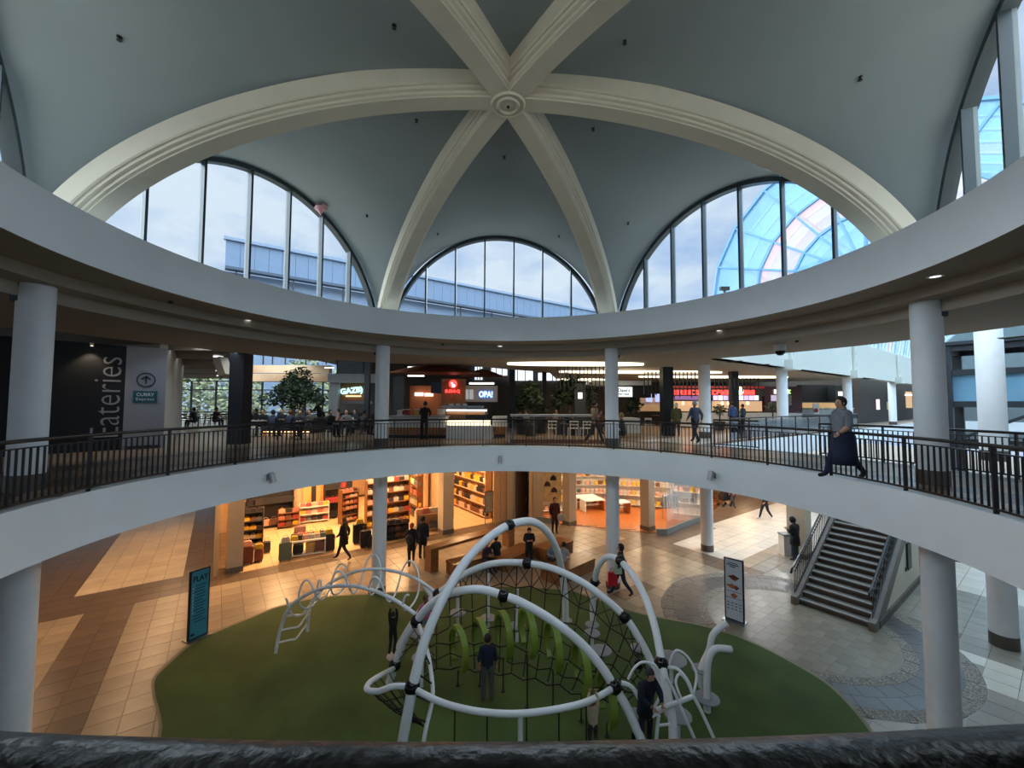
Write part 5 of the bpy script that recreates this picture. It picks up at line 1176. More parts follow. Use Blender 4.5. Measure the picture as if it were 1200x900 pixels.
# ================================================================ PEOPLE
PCACHE = {}
def seg_dist(p, a, b):
    d = b-a; t = max(0, min(1, (p-a).dot(d)/max(d.dot(d), 1e-9))); return (p-(a+d*t)).length
def person(label, loc, rz, H=1.7, pose='stand', top=(40, 40, 44), legs=(40, 42, 50), skin=(190, 145, 120), hair=(40, 30, 24), shoes=(30, 30, 30), group=None, long_hair=False, skirt=False, coat=False, hood=False, phase=0.0, J=None, short=False):
    """one continuous body grown round a posed skeleton (metres, facing -y), hair and skirt as children"""
    s = H/1.7; V = Vector
    hipz = .90
    j = dict(pel=V((0, 0, hipz)), wai=V((0, 0, 1.08)), che=V((0, -.01, 1.28)), nec=V((0, 0, 1.44)), heb=V((0, -.01, 1.52)), het=V((0, -.02, 1.64)))
    for sd, n in ((-1, 'l'), (1, 'r')):
        j['sh'+n] = V((sd*.17, 0, 1.38)); j['el'+n] = V((sd*.22, .03, 1.12)); j['wr'+n] = V((sd*.22, -.05, .88))
        j['hi'+n] = V((sd*.09, 0, hipz-.02)); j['kn'+n] = V((sd*.10, -.01, .48)); j['an'+n] = V((sd*.10, .02, .08)); j['to'+n] = V((sd*.11, -.15, .035))
    if pose == 'walk':
        st = .30; j['knl'] = V((-.10, -.17, .50)); j['anl'] = V((-.10, -st, .09)); j['tol'] = V((-.11, -st-.17, .05)); j['knr'] = V((.10, .08, .50)); j['anr'] = V((.10, st+.06, .13)); j['tor'] = V((.11, st-.08, .035))
        j['ell'] = V((-.23, .14, 1.14)); j['wrl'] = V((-.21, .12, .90)); j['elr'] = V((.23, -.04, 1.12)); j['wrr'] = V((.20, -.22, .98))
    if pose == 'phone':
        for sd, n in ((-1, 'l'), (1, 'r')): j['el'+n] = V((sd*.22, -.02, 1.12)); j['wr'+n] = V((sd*.08, -.26, 1.20))
        j['heb'] = V((0, -.04, 1.51)); j['het'] = V((0, -.09, 1.62))
    if pose == 'lean':
        for k in ('che', 'nec', 'heb', 'het', 'shl', 'shr'): j[k] = j[k]+V((0, -.14*(j[k].z-.9)/.6, -.02))
        for sd, n in ((-1, 'l'), (1, 'r')): j['el'+n] = V((sd*.24, -.20, 1.16)); j['wr'+n] = V((sd*.12, -.42, 1.08))
    if pose == 'sit':
        dz = -.45
        for k in list(j):
            if k[:2] not in ('kn', 'an', 'to'): j[k] = j[k]+V((0, 0, dz))
        for sd, n in ((-1, 'l'), (1, 'r')):
            j['kn'+n] = V((sd*.12, -.42, .50)); j['an'+n] = V((sd*.12, -.44, .08)); j['to'+n] = V((sd*.12, -.62, .035)); j['el'+n] = V((sd*.24, -.10, .70)); j['wr'+n] = V((sd*.10, -.34, .72))
        for k in ('che', 'nec', 'heb', 'het', 'shl', 'shr'): j[k] = j[k]+V((0, -.08, 0))
    if pose == 'hang':
        for sd, n in ((-1, 'l'), (1, 'r')): j['sh'+n] = V((sd*.15, 0, 1.42)); j['el'+n] = V((sd*.16, -.02, 1.68)); j['wr'+n] = V((sd*.10, -.02, 1.90)); j['an'+n] = V((sd*.10, .16, .10)); j['to'+n] = V((sd*.10, .06, .0)); j['kn'+n] = V((sd*.10, -.08, .50))
    if J: 
        for k, v in J.items(): j[k] = V(v)
    R = dict(pel=.140, wai=.130, che=.150, nec=.054, heb=.075, het=.085, sh=.078, el=.060, wr=.034, hi=.105, kn=.074, an=.052, to=.040)
    bulk = 1.18 if coat else 1.0
    names = list(j); idx = {k: i for i, k in enumerate(names)}
    bones = [('pel', 'wai', 't'), ('wai', 'che', 't'), ('che', 'nec', 't'), ('nec', 'heb', 's'), ('heb', 'het', 's')]
    for n in 'lr': bones += [('che', 'sh'+n, 't'), ('sh'+n, 'el'+n, 't'), ('el'+n, 'wr'+n, 's' if short else 't'), ('pel', 'hi'+n, 'p'), ('hi'+n, 'kn'+n, 'p'), ('kn'+n, 'an'+n, 'p'), ('an'+n, 'to'+n, 'f')]
    me = bpy.data.meshes.new('body_skeleton'); me.from_pydata([j[k]*s for k in names], [(idx[a], idx[b]) for a, b, _ in bones], []); o = bpy.data.objects.new('tmp_body', me); C.objects.link(o)
    md = o.modifiers.new('skin', 'SKIN'); md.use_smooth_shade = True; ss = o.modifiers.new('sub', 'SUBSURF'); ss.levels = 1
    sv = me.skin_vertices[0].data
    for k in names:
        r = R.get(k, R.get(k[:2], .05)); 
        if k in ('pel', 'wai', 'che', 'shl', 'shr', 'ell', 'elr'): r *= bulk
        fx = 1.25 if k in ('pel', 'wai', 'che') else 1.0
        sv[idx[k]].radius = (r*s*fx, r*s*(.85 if fx > 1 else 1)); sv[idx[k]].use_root = (k == 'pel')
    dg = bpy.context.evaluated_depsgraph_get(); m2 = bpy.data.meshes.new_from_object(o.evaluated_get(dg)); bpy.data.objects.remove(o); bpy.data.meshes.remove(me)
    key = lambda c: 'cloth_%d_%d_%d' % c
    ms = [mat(key(top), hexc(*top), .85, var=.12, scale=8), mat(key(legs), hexc(*legs), .85, var=.12, scale=8), mat('skin_%d_%d_%d' % skin, hexc(*skin), .55, var=.05), mat(key(shoes), hexc(*shoes), .6)]
    import bmesh
    bm = bmesh.new(); bm.from_mesh(m2)
    for b_ in bones: pass
    bl = [(j[a]*s, j[b]*s, {'t': 0, 'p': 1, 's': 2, 'f': 3}[c], (R.get(a, R.get(a[:2], .05))+R.get(b, R.get(b[:2], .05)))/2*s) for a, b, c in bones]
    for f in bm.faces:
        c = f.calc_center_median(); f.material_index = min(bl, key=lambda q: seg_dist(c, q[0], q[1])-q[3])[2]; f.smooth = True
        if (c-j['wrl']*s).length < .05*s or (c-j['wrr']*s).length < .05*s: f.material_index = 2
        if c.z < .06*s and pose != 'hang': f.material_index = 3
    # hands: palm and five fingers grown on the wrists; face: nose, eyes, mouth, ears
    q = MB(); q.mat(2)
    for n, sd in (('l', -1), ('r', 1)):
        w_, e_ = j['wr'+n]*s, j['el'+n]*s; d = (w_-e_).normalized(); x = d.cross(V((0, 1, 0)) if abs(d.y) < .8 else V((0, 0, 1))).normalized(); y = d.cross(x)
        M = Matrix((x, y, d)).transposed(); q.ball(w_+d*.045*s, .042*s, 8, (1, .55, 1.15))
        q.v[-0:] if False else None
        for k, (off, ln) in enumerate(((-.028, .055), (-.01, .068), (.009, .064), (.026, .05))):
            b0 = w_+d*.075*s+x*off*s; q.tube([b0, b0+d*ln*.55*s, b0+d*ln*.9*s-y*.02*s], [.0095*s, .009*s, .007*s], 5)
        b0 = w_+d*.03*s+x*sd*-.035*s; q.tube([b0, b0+(d*.03-x*sd*.03)*s, b0+(d*.055-x*sd*.032)*s], [.011*s, .010*s, .008*s], 5)
    hb, ht = j['heb']*s, j['het']*s; up = (ht-hb).normalized(); hc = (hb+ht)/2+up*.02*s; fw = V((0, -1, 0)); fw = (fw-up*fw.dot(up)).normalized(); sx = up.cross(fw)
    q.ball(hc, .098*s, 12, (.86, 1.0, 1.18)); q.tube([hc+fw*.095*s+up*.012*s, hc+fw*.118*s-up*.018*s], [.01*s, .017*s], 6)
    for sd in (-1, 1): q.ball(hc+sx*sd*.085*s-up*.005*s, .022*s, 6, (.5, 1, 1.3))
    q.mat(3)
    for sd in (-1, 1): q.ball(hc+sx*sd*.034*s+fw*.090*s+up*.018*s, .011*s, 6)
    q.tube([hc-sx*.022*s+fw*.092*s-up*.05*s, hc+sx*.022*s+fw*.092*s-up*.05*s], .005*s, 5)
    base = len(bm.verts)
    vs = [bm.verts.new(v) for v in q.v]
    for f, mi in zip(q.f, q.m):
        try: fc = bm.faces.new([vs[i] for i in f]); fc.material_index = mi; fc.smooth = True
        except ValueError: pass
    bm.to_mesh(m2); bm.free()
    m2.name = 'body'
    for m in ms: m2.materials.append(m)
    t = thing('person', label, 'person', loc, rz, group); link('body', m2, t)
    hm = mat(key(hair), hexc(*hair), .7, var=.2, scale=30)
    h = MB(); bk = -fw
    if hood: h.ball(hc+bk*.015*s+up*.02*s, .125*s, 12, (.95, 1.0, 1.12)); h.v = [tuple(V(v) if (V(v)-hc).dot(fw) < .055*s else V(v)-fw*((V(v)-hc).dot(fw)-.055*s)) for v in h.v]
    else:
        h.ball(hc+bk*.018*s+up*.022*s, .106*s, 12, (.93, 1.0, 1.15)); h.v = [tuple(V(v) if (V(v)-hc).dot(fw) < .05*s or (V(v)-hc).dot(up) > .07*s else V(v)-fw*((V(v)-hc).dot(fw)-.05*s)) for v in h.v]
        if long_hair: h.tube([hc+bk*.06*s, hc+bk*.10*s-up*.12*s, hc+bk*.10*s-up*.26*s], [.085*s, .085*s, .05*s], 9)
    h.build('hair' if not hood else 'hood', hm if not hood else ms[0], t, 'all')
    if skirt:
        p = j['pel']*s; MB().lathe([(.15*s, .12*s), (.21*s, 0), (.23*s, -.4*s), (.25*s, -.60*s), (.24*s, -.60*s), (.1*s, -.3*s)], c=(0, .02, p.z), n=20).build('skirt', ms[1], t, 'all')
    if coat and pose != 'sit': MB().lathe([(.135*s, .18*s), (.165*s, 0), (.185*s, -.28*s), (.175*s, -.28*s), (.12*s, 0)], c=(0, .01, .92*s), n=18).build('coat_tail', ms[0], t, 'all')
    return t
def ground_person(px, py, rz, label, lvl=0.0, **kw):
    p = gp(px, py, lvl); return person(label, (p.x, p.y, lvl), rz, **kw)
def item_bag(name, label, loc, sz, col, cat='bag', rz=0):
    t = thing(name, label, cat, loc, rz); x, y, z = sz
    MB().prism([(-x/2, 0), (x/2, 0), (x*.46, z), (-x*.46, z)], -y/2, y/2, M=Matrix(((1, 0, 0), (0, 0, 1), (0, 1, 0)))).build('bag_body', mat('bag_%d_%d_%d' % col, hexc(*col), .6), t)
    MB().tube([(x*.3*cos(a), 0, z-.01+x*.45*sin(a)) for a in [PI*i/8 for i in range(9)]], .008, 5).build('bag_handle', BLACK, t, True); return t
BK, NV, GRY_ = (26, 26, 30), (30, 36, 56), (120, 122, 128)
# upper level, walking or standing
ground_person(989, 561, -PI*.5, 'woman in a grey top and long navy skirt walking left along the balcony', ZM, H=1.74, pose='walk', coat=True, top=(118, 122, 132), legs=(30, 38, 66), skirt=True, hair=(36, 28, 26), long_hair=False, short=True)
ground_person(497, 516, PI, 'man in black standing at the wooden counter, seen from behind', ZM, H=1.66, pose='lean', top=BK, legs=BK, hair=(60, 40, 30))
ground_person(697, 519, PI*.5+.3, 'person in a beige jacket walking right by the bar table', ZM, H=1.68, pose='walk', top=(150, 128, 112), legs=(60, 56, 60), skin=(190, 145, 125), shoes=(220, 220, 220))
ground_person(815, 519, PI+.2, 'grey-haired man in a blue plaid shirt walking away', ZM, H=1.72, pose='walk', top=(88, 96, 118), legs=(34, 38, 56), hair=(190, 190, 190))
ground_person(793, 512, PI-.2, 'person in an olive jacket and white cap standing by the slats', ZM, H=1.62, top=(84, 84, 52), legs=(36, 34, 34), hair=(215, 210, 205), coat=True)
ground_person(859, 508, PI, 'man in a blue denim jacket seen from behind at the hall opening', ZM, H=1.72, top=(74, 92, 134), legs=(40, 44, 60), hair=(40, 32, 28))
ground_person(871, 505, PI+.5, 'person in a dark teal jacket right of the denim jacket', ZM, H=1.6, top=(48, 70, 80), legs=BK)
sp = mp(731, 521); stl = thing('bar_stool', 'tall stool under the woman with outstretched legs', 'stool', (sp.x-.1, sp.y+.2, ZM)); MB().lathe([(0, .55), (.18, .55), (.18, .60), (0, .60)], n=18).build('seat', WPAN, stl); MB().tube([(0, 0, 0), (0, 0, .56)], .03, 8).build('stem', STEEL, stl); MB().lathe([(0, 0), (.2, 0), (.18, .03), (0, .03)], n=18).build('base', STEEL, stl)
ground_person(731, 521, PI*1.35, 'woman in a dark olive coat perched on a stool beside the round column', ZM, H=1.66, pose='sit', top=(60, 62, 48), legs=BK, hair=(150, 128, 90), J=None)
ground_person(695, 492, 0, 'person in black sitting at the far tables behind the bar', ZM, H=1.7, pose='sit', top=BK)
for i, (px, py, rz, tp_, hr, lb) in enumerate((
    (228, 502, -1.4, BK, BK, 'person in black leaning over the far left table'), (252, 501, 1.4, (50, 40, 40), BK, 'person facing left at the far left table'), (290, 507, .5, BK, BK, 'dark-haired person just right of the square column'), (301, 505, -.6, (60, 50, 46), BK, 'person in brown right of the square column'),
    (308, 509, .2, BK, (60, 44, 30), 'person in black at the table before the tree'), (318, 513, PI, (44, 50, 66), BK, 'person in navy with their back turned, left of the planter'), (330, 508, .4, BK, (120, 84, 50), 'fair-haired person in black before the tree'), (338, 513, PI-.3, (36, 44, 60), (110, 70, 40), 'red-haired person in dark blue with their back turned'),
    (352, 511, .2, (52, 52, 58), BK, 'person in charcoal before the lit planter'), (364, 508, -.4, (90, 80, 74), BK, 'person in taupe right of the planter'), (385, 512, 1.2, BK, BK, 'person in black nearest the balcony under the tree'), (398, 507, -1.2, (150, 110, 96), BK, 'person in dusty pink left of the wooden kiosk counter'),
    (406, 509, .2, (120, 112, 108), (50, 36, 28), 'person in grey-brown at the kiosk tables'), (417, 508, -.3, (40, 40, 46), BK, 'person in dark grey at the kiosk tables'), (425, 511, 2.6, (60, 54, 50), BK, 'person with their back turned by the slim black column'), (376, 500, .3, (34, 34, 38), BK, 'person in black far behind the tree'),
    (607, 507, 1.2, BK, BK, 'person in black by the black column among plants'), (618, 504, -1.0, (190, 188, 190), BK, 'person in a pale shirt under the palms'), (640, 503, .2, (90, 66, 56), (40, 28, 24), 'person in rust behind the bar table'), (652, 503, -.2, (170, 160, 150), BK, 'person in cream behind the bar table'), (667, 503, .3, (60, 60, 66), BK, 'person in grey behind the bar table'),
    (703, 508, .3, (110, 60, 44), BK, 'person in brick red behind the round column'), (775, 498, 0, (50, 44, 40), BK, 'seated person before the menu screens'), (806, 497, 0, (150, 110, 80), BK, 'person waiting at the red stall, left'), (884, 494, 0, (70, 40, 36), BK, 'person waiting at the red stall, right'), (1008, 490, 0, (110, 120, 140), BK, 'person behind the far hall railing'), (1042, 489, 0, (50, 34, 44), BK, 'person in plum behind the far hall railing'), (1060, 489, 0, BK, BK, 'person in black behind the far hall railing'), (925, 494, 0, (210, 190, 180), BK, 'person in pale pink at the juice stall'))):
    ground_person(px, py, rz, lb, ZM, H=1.68, pose='sit' if i < 23 else 'stand', top=tp_, hair=hr, legs=(40, 42, 52))
ground_person(374, 504, -PI*.5, 'person in black standing and bending over a table right of the tree', ZM, H=1.72, pose='lean', top=BK, legs=BK)
# lower level
ground_person(402, 656, -PI*.5, 'person in black walking left in front of the luggage shop', 0, H=1.8, pose='walk', top=BK, legs=(28, 28, 34), coat=True, long_hair=True, hair=(96, 64, 44), shoes=(90, 80, 78))
ground_person(482, 662, PI+.3, 'person in a long black coat with a backpack, left of a couple', 0, H=1.72, pose='walk', top=BK, legs=BK, coat=True, hair=(176, 96, 60))
ground_person(495, 656, PI-.2, 'taller person in a dark navy jacket and jeans, right of a couple', 0, H=1.85, top=(24, 28, 40), legs=(40, 52, 78), coat=True, hair=(30, 26, 24))
pk = thing('backpack', 'black backpack on the person in the long black coat', 'bag', (gp(482, 662).x-.05, gp(482, 662).y-.22, 1.0)); MB().ball((0, 0, .12), .2, 12, (.8, .5, 1.1)).build('bag_body', BLACK, pk, 'all'); MB().ball((0, -.1, .05), .1, 10, (.9, .5, .9)).build('pocket', DKGREY, pk, 'all')
ground_person(650, 625, .2, 'person in dark red standing behind the benches with a round bag', 0, H=1.85, top=(70, 24, 26), legs=(40, 20, 24), coat=True)
bg = thing('round_bag', 'grey round bag carried by the person in dark red', 'bag', (gp(650, 625).x+.34, gp(650, 625).y-.12, .75)); MB().ball((0, 0, .12), .22, 14, (1, .4, 1)).build('bag_body', GREYP, bg, 'all'); MB().tube([(-.12, 0, .28), (0, 0, .48), (.12, 0, .28)], .012, 6).build('bag_handle', BLACK, bg)
ground_person(620, 664, .1, 'person in black standing among the wooden benches looking at a phone', 0, H=1.62, pose='phone', top=BK, legs=(30, 32, 40), coat=True)
ground_person(582, 664, PI+.5, 'person in dark clothes sitting on the low bench under the tall white arch', 0, H=1.7, pose='sit', top=(34, 32, 38), legs=(40, 44, 60))
ground_person(569, 668, .8, 'hooded person in purple-grey sitting left on the low bench', 0, H=1.6, pose='sit', top=(60, 48, 60), hood=True)
ground_person(647, 668, .3, 'person in a pale blue jacket sitting on the right bench', 0, H=1.6, pose='sit', top=(128, 140, 156), legs=BK)
ground_person(660, 671, PI-.6, 'person in a light grey hoodie sitting at the bench end', 0, H=1.6, pose='sit', top=(160, 162, 168), legs=GRY_)
ground_person(728, 698, -PI*.5, 'person in a dark hood striding left beside the round column', 0, H=1.78, pose='walk', top=(34, 36, 42), legs=(36, 46, 72), hood=True, shoes=(24, 24, 28))
item_bag('red_shopping_bag', 'bright red shopping bag carried beside the round column', gp(728, 698)+Vector((-.34, -.15, .42)), (.34, .12, .46), (200, 24, 44)); item_bag('green_shopping_bag', 'white and green bag carried by the hooded person', gp(728, 698)+Vector((-.16, -.2, .85)), (.26, .1, .34), (180, 200, 176))
ground_person(897, 608, -PI*.5+.2, 'person in black with white shoes walking on the pale tiles', 0, H=1.75, pose='walk', top=BK, legs=(24, 24, 26), shoes=(230, 225, 220))
ground_person(932, 657, PI+.4, 'large person in a black puffer jacket standing by the square beige column', 0, H=1.85, pose='phone', top=(22, 22, 24), legs=(44, 56, 74), coat=True, hood=True)
ground_person(859, 594, .1, 'person in pink walking near the red shop entrance', 0, H=1.6, pose='walk', top=(190, 140, 140), legs=(60, 50, 56))
ground_person(1077, 672, PI, 'person with white hair in a dark coat beside the stair wall', 0, H=1.75, top=(28, 30, 38), hair=(210, 208, 210))
# ================================================================ PLAYGROUND
def Q(l): return [at(*p) for p in l]
PWH = mat('play_white', hexc(244, 247, 251), .3, var=.02, coat=.3); PBK = mat('play_black', hexc(14, 14, 16), .18); ROPE = mat('rope_black', hexc(20, 20, 22), .8); PGR = mat('play_lime', hexc(128, 150, 52), .35, var=.06); PGY = mat('pod_grey', hexc(150, 156, 164), .45)
cf = thing('climbing_frame', 'large white tubular climbing frame with black rope net and lime rings', 'climbing frame', (0, 0, 0))
def tube_part(l, r, name, n=5, sides=12, par=cf, m=None):
    return MB().tube(catmull(Q(l), n), r, sides).build(name, m or PWH, par, True)
AA = [(470,880,8.0),(478,835,8.05),(487,790,8.2),(500,745,8.5),(520,700,8.9),(542,663,9.4),(567,635,9.9),(595,616,10.4),(622,611,10.9),(640,622,11.4),(652,643,11.9),(658,667,12.3),(662,700,12.6),(663,728,12.75)]
BB = [(456,800,9.97),(465,772,9.9),(476,747,9.8),(488,728,9.65),(502,711,9.5),(520,698,9.35),(542,692,9.2),(565,691,9.1),(590,698,9.0),(613,707,8.9),(647,727,8.75),(680,753,8.6),(703,779,8.5),(720,805,8.4),(737,834,8.25),(755,875,8.1)]
CC_ = [(466,759,11.43),(480,735,11.4),(495,713,11.3),(513,696,11.2),(533,681,11.1),(550,670,11),(575,661,10.9),(600,659,10.8),(625,661,10.6),(650,667,10.4),(680,681,10.2),(707,700,10),(732,723,9.8),(750,750,9.6),(765,780,9.4),(777,810,9.2),(783,829,9.13)]
DD = [(695,735,12.43),(694.5,715,12.4),(695,700,12.3),(697,682,12.1),(701,664,11.8),(711,653,11.5),(725,656,11.2),(743,676,10.6),(757,703,10.0),(767,733,9.4),(773,762,9.0),(777,785,8.75),(783,815,8.5),(788,845,8.3),(789,872,8.15)]
EE = [(483,805,8.15),(492,811,8.05),(517,823,7.8),(550,832,7.6),(583,836,7.5),(613,836,7.5),(647,832,7.55),(680,825,7.75),(702,816,8.05),(720,805,8.4)]
FF = [(483,805,8.15),(462,804,8.15),(443,810,8.2),(430,808,8.3),(433,800,8.5),(445,792,8.9),(462,783,9.85)]
GG = [(490,730,9.6),(500,760,9.1),(505,787,8.7),(507,817,8.35),(500,850,8.1),(494,882,7.95)]
for l, r, nm in ((AA, .10, 'arch_tube'), (BB, .088, 'arch_tube'), (CC_, .085, 'arch_tube'), (DD, .085, 'arch_tube'), (EE, .058, 'front_ring_tube'), (FF, .055, 'side_loop_tube'), (GG, .042, 'ladder_tube')): tube_part(l, r, nm)
JP = [(483,805,8.15),(597,615,10.42),(658,670,12.33),(488,728,9.65),(590,698,9.0),(720,805,8.4),(463,779,9.9),(513,696,11.2),(618,660,10.65),(732,723,9.8),(697,682,12.1),(727,657,11.15),(775,778,8.85)]
for i, p in enumerate(JP):
    r = .15 if p[2] < 9 else .14; b = MB().ball((0, 0, 0), r, 16).build('joint_ball', PBK, cf, 'all', loc=at(*p))
    q = MB()
    for k in range(3): a = 2*PI*k/3; q.lathe([(0, 0), (.03, 0), (.026, .02), (0, .02)], c=(r*.9*cos(a), -r*.3, r*.9*sin(a)), n=8, M=Matrix.Rotation(PI/2, 3, 'X'))
    q.build('cap_bolt', DKGREY, b)
# post and hanging straps of the front ring
def drop(p, r, m, name, z1=0.01):
    a = at(*p); MB().tube([a, (a.x, a.y, z1)], r, 8).build(name, m, cf, True)
drop((610, 836, 7.5), .045, PWH, 'ring_post')
for x, y, d in ((533, 829, 7.7), (571, 835, 7.55), (617, 838, 7.5), (655, 831, 7.58), (687, 824, 7.8)): drop((x, y, d), .014, ROPE, 'strap')
# monkey bars
R1 = [(x, y, 11.2-(x-323)/164*1.5) for x, y in ((323,765),(326,748),(330,733),(336,718),(345,706),(367,693),(390,687),(417,687),(443,694),(467,706),(487,720))]
R2 = [(x, y, 12.2-(x-360)/153*1.0) for x, y in ((360,740),(361,726),(363,713),(367,703),(374,694),(387,683),(410,672),(433,667),(460,669),(487,678),(513,696))]
tube_part(R1, .045, 'ladder_rail'); tube_part(R2, .045, 'ladder_rail')
c1, c2 = catmull(Q(R1), 8), catmull(Q(R2), 8)
def cpt(c, t): k = t*(len(c)-1); i = min(int(k), len(c)-2); return c[i].lerp(c[i+1], k-i)
sq = []
for i in range(201):
    u = i/200; th = PI/2+u*2*PI*4.0; s = .5-.56*math.tanh(1.7*sin(th))/math.tanh(1.7); t = .30+.66*u-.017*sin(2*th)
    p = cpt(c1, t).lerp(cpt(c2, t), s); sq.append(p+Vector((0, 0, .02-.36*cos(2*th))))
MB().tube(sq, .024, 8).build('weaving_tube', PWH, cf, True)
for t0 in (.07, .16, .27):
    a, b = cpt(c1, t0), cpt(c2, t0); m_ = (a+b)/2+Vector((.12, -.05, -.12)); MB().tube(catmull([a, a.lerp(m_, .6), m_, b.lerp(m_, .5), b], 4), .026, 8).build('rung', PWH, cf, True)
# rope rungs of the curved ladder
a_, g_ = catmull(Q(AA[:5]), 8), catmull(Q(GG), 8)
for t in (.18, .34, .5, .64, .78): MB().tube([cpt(a_, 1-t*.98 if t < 1 else 0), cpt(g_, t)], .016, 6).build('rope_rung', ROPE, cf, True)
# net between the far arch and the low rope
cn = catmull(Q(CC_), 6); LL = catmull(Q([(498, 790, 9.6), (530, 782, 10.1), (560, 786, 9.85), (590, 790, 9.65), (620, 796, 9.5), (650, 803, 9.3), (680, 815, 9.0), (706, 822, 8.75), (728, 826, 8.5)]), 6)
NR, NC = 6, 17; grid = []; clamps = MB()
for i in range(NC+1):
    u = i/NC; top = cpt(cn, .14+.76*u); bot = cpt(LL, u); row = []
    for j in range(NR+1):
        v = j/NR; p = top.lerp(bot, v); p.z -= .35*sin(PI*v)*sin(PI*u); row.append(p)
    grid.append(row)
for i in range(NC+1):
    MB().tube([grid[min(NC, max(0, i+(.0 if j % 2 == 0 else 0) and i))][j] for j in range(NR+1)], .014, 5).build('net_rope', ROPE, cf)
for j in range(1, NR+1):
    MB().tube([grid[i][j]+Vector((0, 0, .05 if (i+j) % 2 else -.05)) for i in range(NC+1)], .014, 5).build('net_rope', ROPE, cf)
for i in range(NC): MB().tube([grid[i][0], grid[i+1][1]], .010, 5).tube([grid[i+1][0], grid[i][1]], .010, 5).build('net_brace', ROPE, cf)
for i in range(NC+1):
    clamps.ball(grid[i][0], .035, 6)
    for j in range(2, NR+1, 2): clamps.ball(grid[i][j], .022, 6)
o = clamps.build('rope_clamp', STEEL, cf, 'all'); o['kind'] = 'stuff'
# small net under the side loop and the left arch foot
fl = catmull(Q(FF), 5); tgt = at(497, 852, 8.2)
for k in range(9):
    a = cpt(fl, .12+.8*k/8); MB().tube([a, a.lerp(tgt, .5)+Vector((0, 0, -.08)), tgt], .010, 5).build('net_rope', ROPE, cf)
for v in (.2, .4, .6, .8): MB().tube([cpt(fl, .12+.8*k/8).lerp(tgt, v)+Vector((0, 0, -.16*v*(1-v)*2)) for k in range(9)], .010, 5).build('net_rope', ROPE, cf)
bl_ = catmull(Q(BB[:4]), 5)
for k in range(5): MB().tube([cpt(bl_, .25+.15*k), at(500+3*k, 735+11*k, 9.4-.15*k)], .010, 5).build('net_rope', ROPE, cf)
# lime rings on thin posts
RG = [(537, 760, 10.2, 797), (563, 752, 10.2, 803), (590, 744, 10.0, 813), (618, 740, 9.5, 822), (648, 757, 9.4, 822), (681, 783, 9.1, 832), (711, 817, 8.7, 850)]
rgm = None
for i, (x, y, d, by) in enumerate(RG):
    c = at(x, y, d); al = rad(28-4*i); Rm_ = .48; q = MB()
    vs = []; fs = []; n = 30
    for k in range(n+1):
        a = rad(-58)+rad(300)*k/n; w_ = .075*(1 if 2 < k < n-2 else .75)
        for rr, ax in ((Rm_-.045, -w_), (Rm_+.045, -w_), (Rm_+.045, w_), (Rm_-.045, w_)): vs.append((ax, rr*cos(a), rr*sin(a)))
    for k in range(n):
        for e in range(4): fs.append((k*4+e, k*4+(e+1) % 4, k*4+4+(e+1) % 4, k*4+4+e))
    fs += [(0, 1, 2, 3), (4*n+3, 4*n+2, 4*n+1, 4*n)]
    q.add(vs, fs); o = q.build('lime_ring', PGR, cf, True, loc=c, rz=al)
    MB().tube([(0, 0, -Rm_-.03), (0, 0, -c.z+.01)], .016, 6).lathe([(0, -c.z), (.06, -c.z), (.05, -c.z+.03), (0, -c.z+.03)], n=10).build('ring_post', BLACK, o)
# squiggly climbing loops on the right
for l, r in (([(728,800,8.35),(740,805,8.3),(752,822,8.2),(764,832,8.15),(780,828,8.15),(812,816,8.3)], .045),
             ([(736,796,8.35),(744,782,8.4),(754,776,8.45),(768,780,8.45),(775,798,8.35),(772,818,8.2),(765,831,8.15)], .026),
             ([(780,782,8.8),(794,784,8.6),(806,798,8.45),(812,814,8.3),(824,838,8.2),(841,875,8.1)], .034),
             ([(784,780,8.8),(788,768,8.75),(794,762,8.7),(806,770,8.6),(816,790,8.45),(813,812,8.3)], .024),
             ([(780,828,8.15),(776,804,8.3),(780,795,8.35),(788,806,8.3),(800,834,8.15),(818,875,8.1)], .03),
             ([(798,818,8.25),(792,800,8.35),(796,790,8.4),(804,797,8.4),(812,814,8.3)], .026),
             ([(760,842,8.1),(780,830,8.15),(795,824,8.2)], .03), ([(772,838,8.12),(770,856,8.1),(769,876,8.08)], .035), ([(772,850,8.1), (790,848,8.3)], .024)): tube_part(l, r, 'climbing_loop', 6, 8)
# stepping pods
def pod(px, dy, by, label, r=.24, top=None, spring=False, bend=None):
    p = gp(px, by); c = at(px, dy, p.y-CAM.y); t = thing('stepping_pod', label, 'play step', (p.x, p.y, 0), 0, 'stepping pods of the playground')
    MB().lathe([(0, c.z-.05), (r*.7, c.z-.05), (r, c.z-.01), (r, c.z+.01), (r*.8, c.z+.02), (0, c.z+.0)], n=24).build('step_disc', PGY, t, True)
    ht = at(px, top, p.y-CAM.y).z if top else c.z
    MB().tube([(0, 0, .0), (0, 0, ht)], .045, 10).build('pole', PWH, t, True) if not (spring or bend) else None
    if spring:
        MB().tube([(.07*cos(a), .07*sin(a), .12+(c.z-.17)*a/(10*PI)) for a in [10*PI*i/80 for i in range(81)]], .014, 6).build('spring', DKGREY, t, True); MB().lathe([(0, 0), (.1, 0), (.1, .12), (0, .12)], n=14).build('spring_base', PBK, t)
    if bend:
        MB().tube(catmull([(0, 0, 0), (0, 0, c.z)]+[at(x, y, p.y-CAM.y)-Vector((p.x, p.y, 0)) for x, y in bend], 6), .075, 12).build('bent_pole', PWH, t, True)
    return t
pod(536, 718, 745, 'pod with a tall pole left behind the net', top=685); pod(572, 724, 738, 'pod with the tallest pole behind the net', top=672); pod(606, 733, 752, 'pod with a short pole behind the middle of the net', top=690)
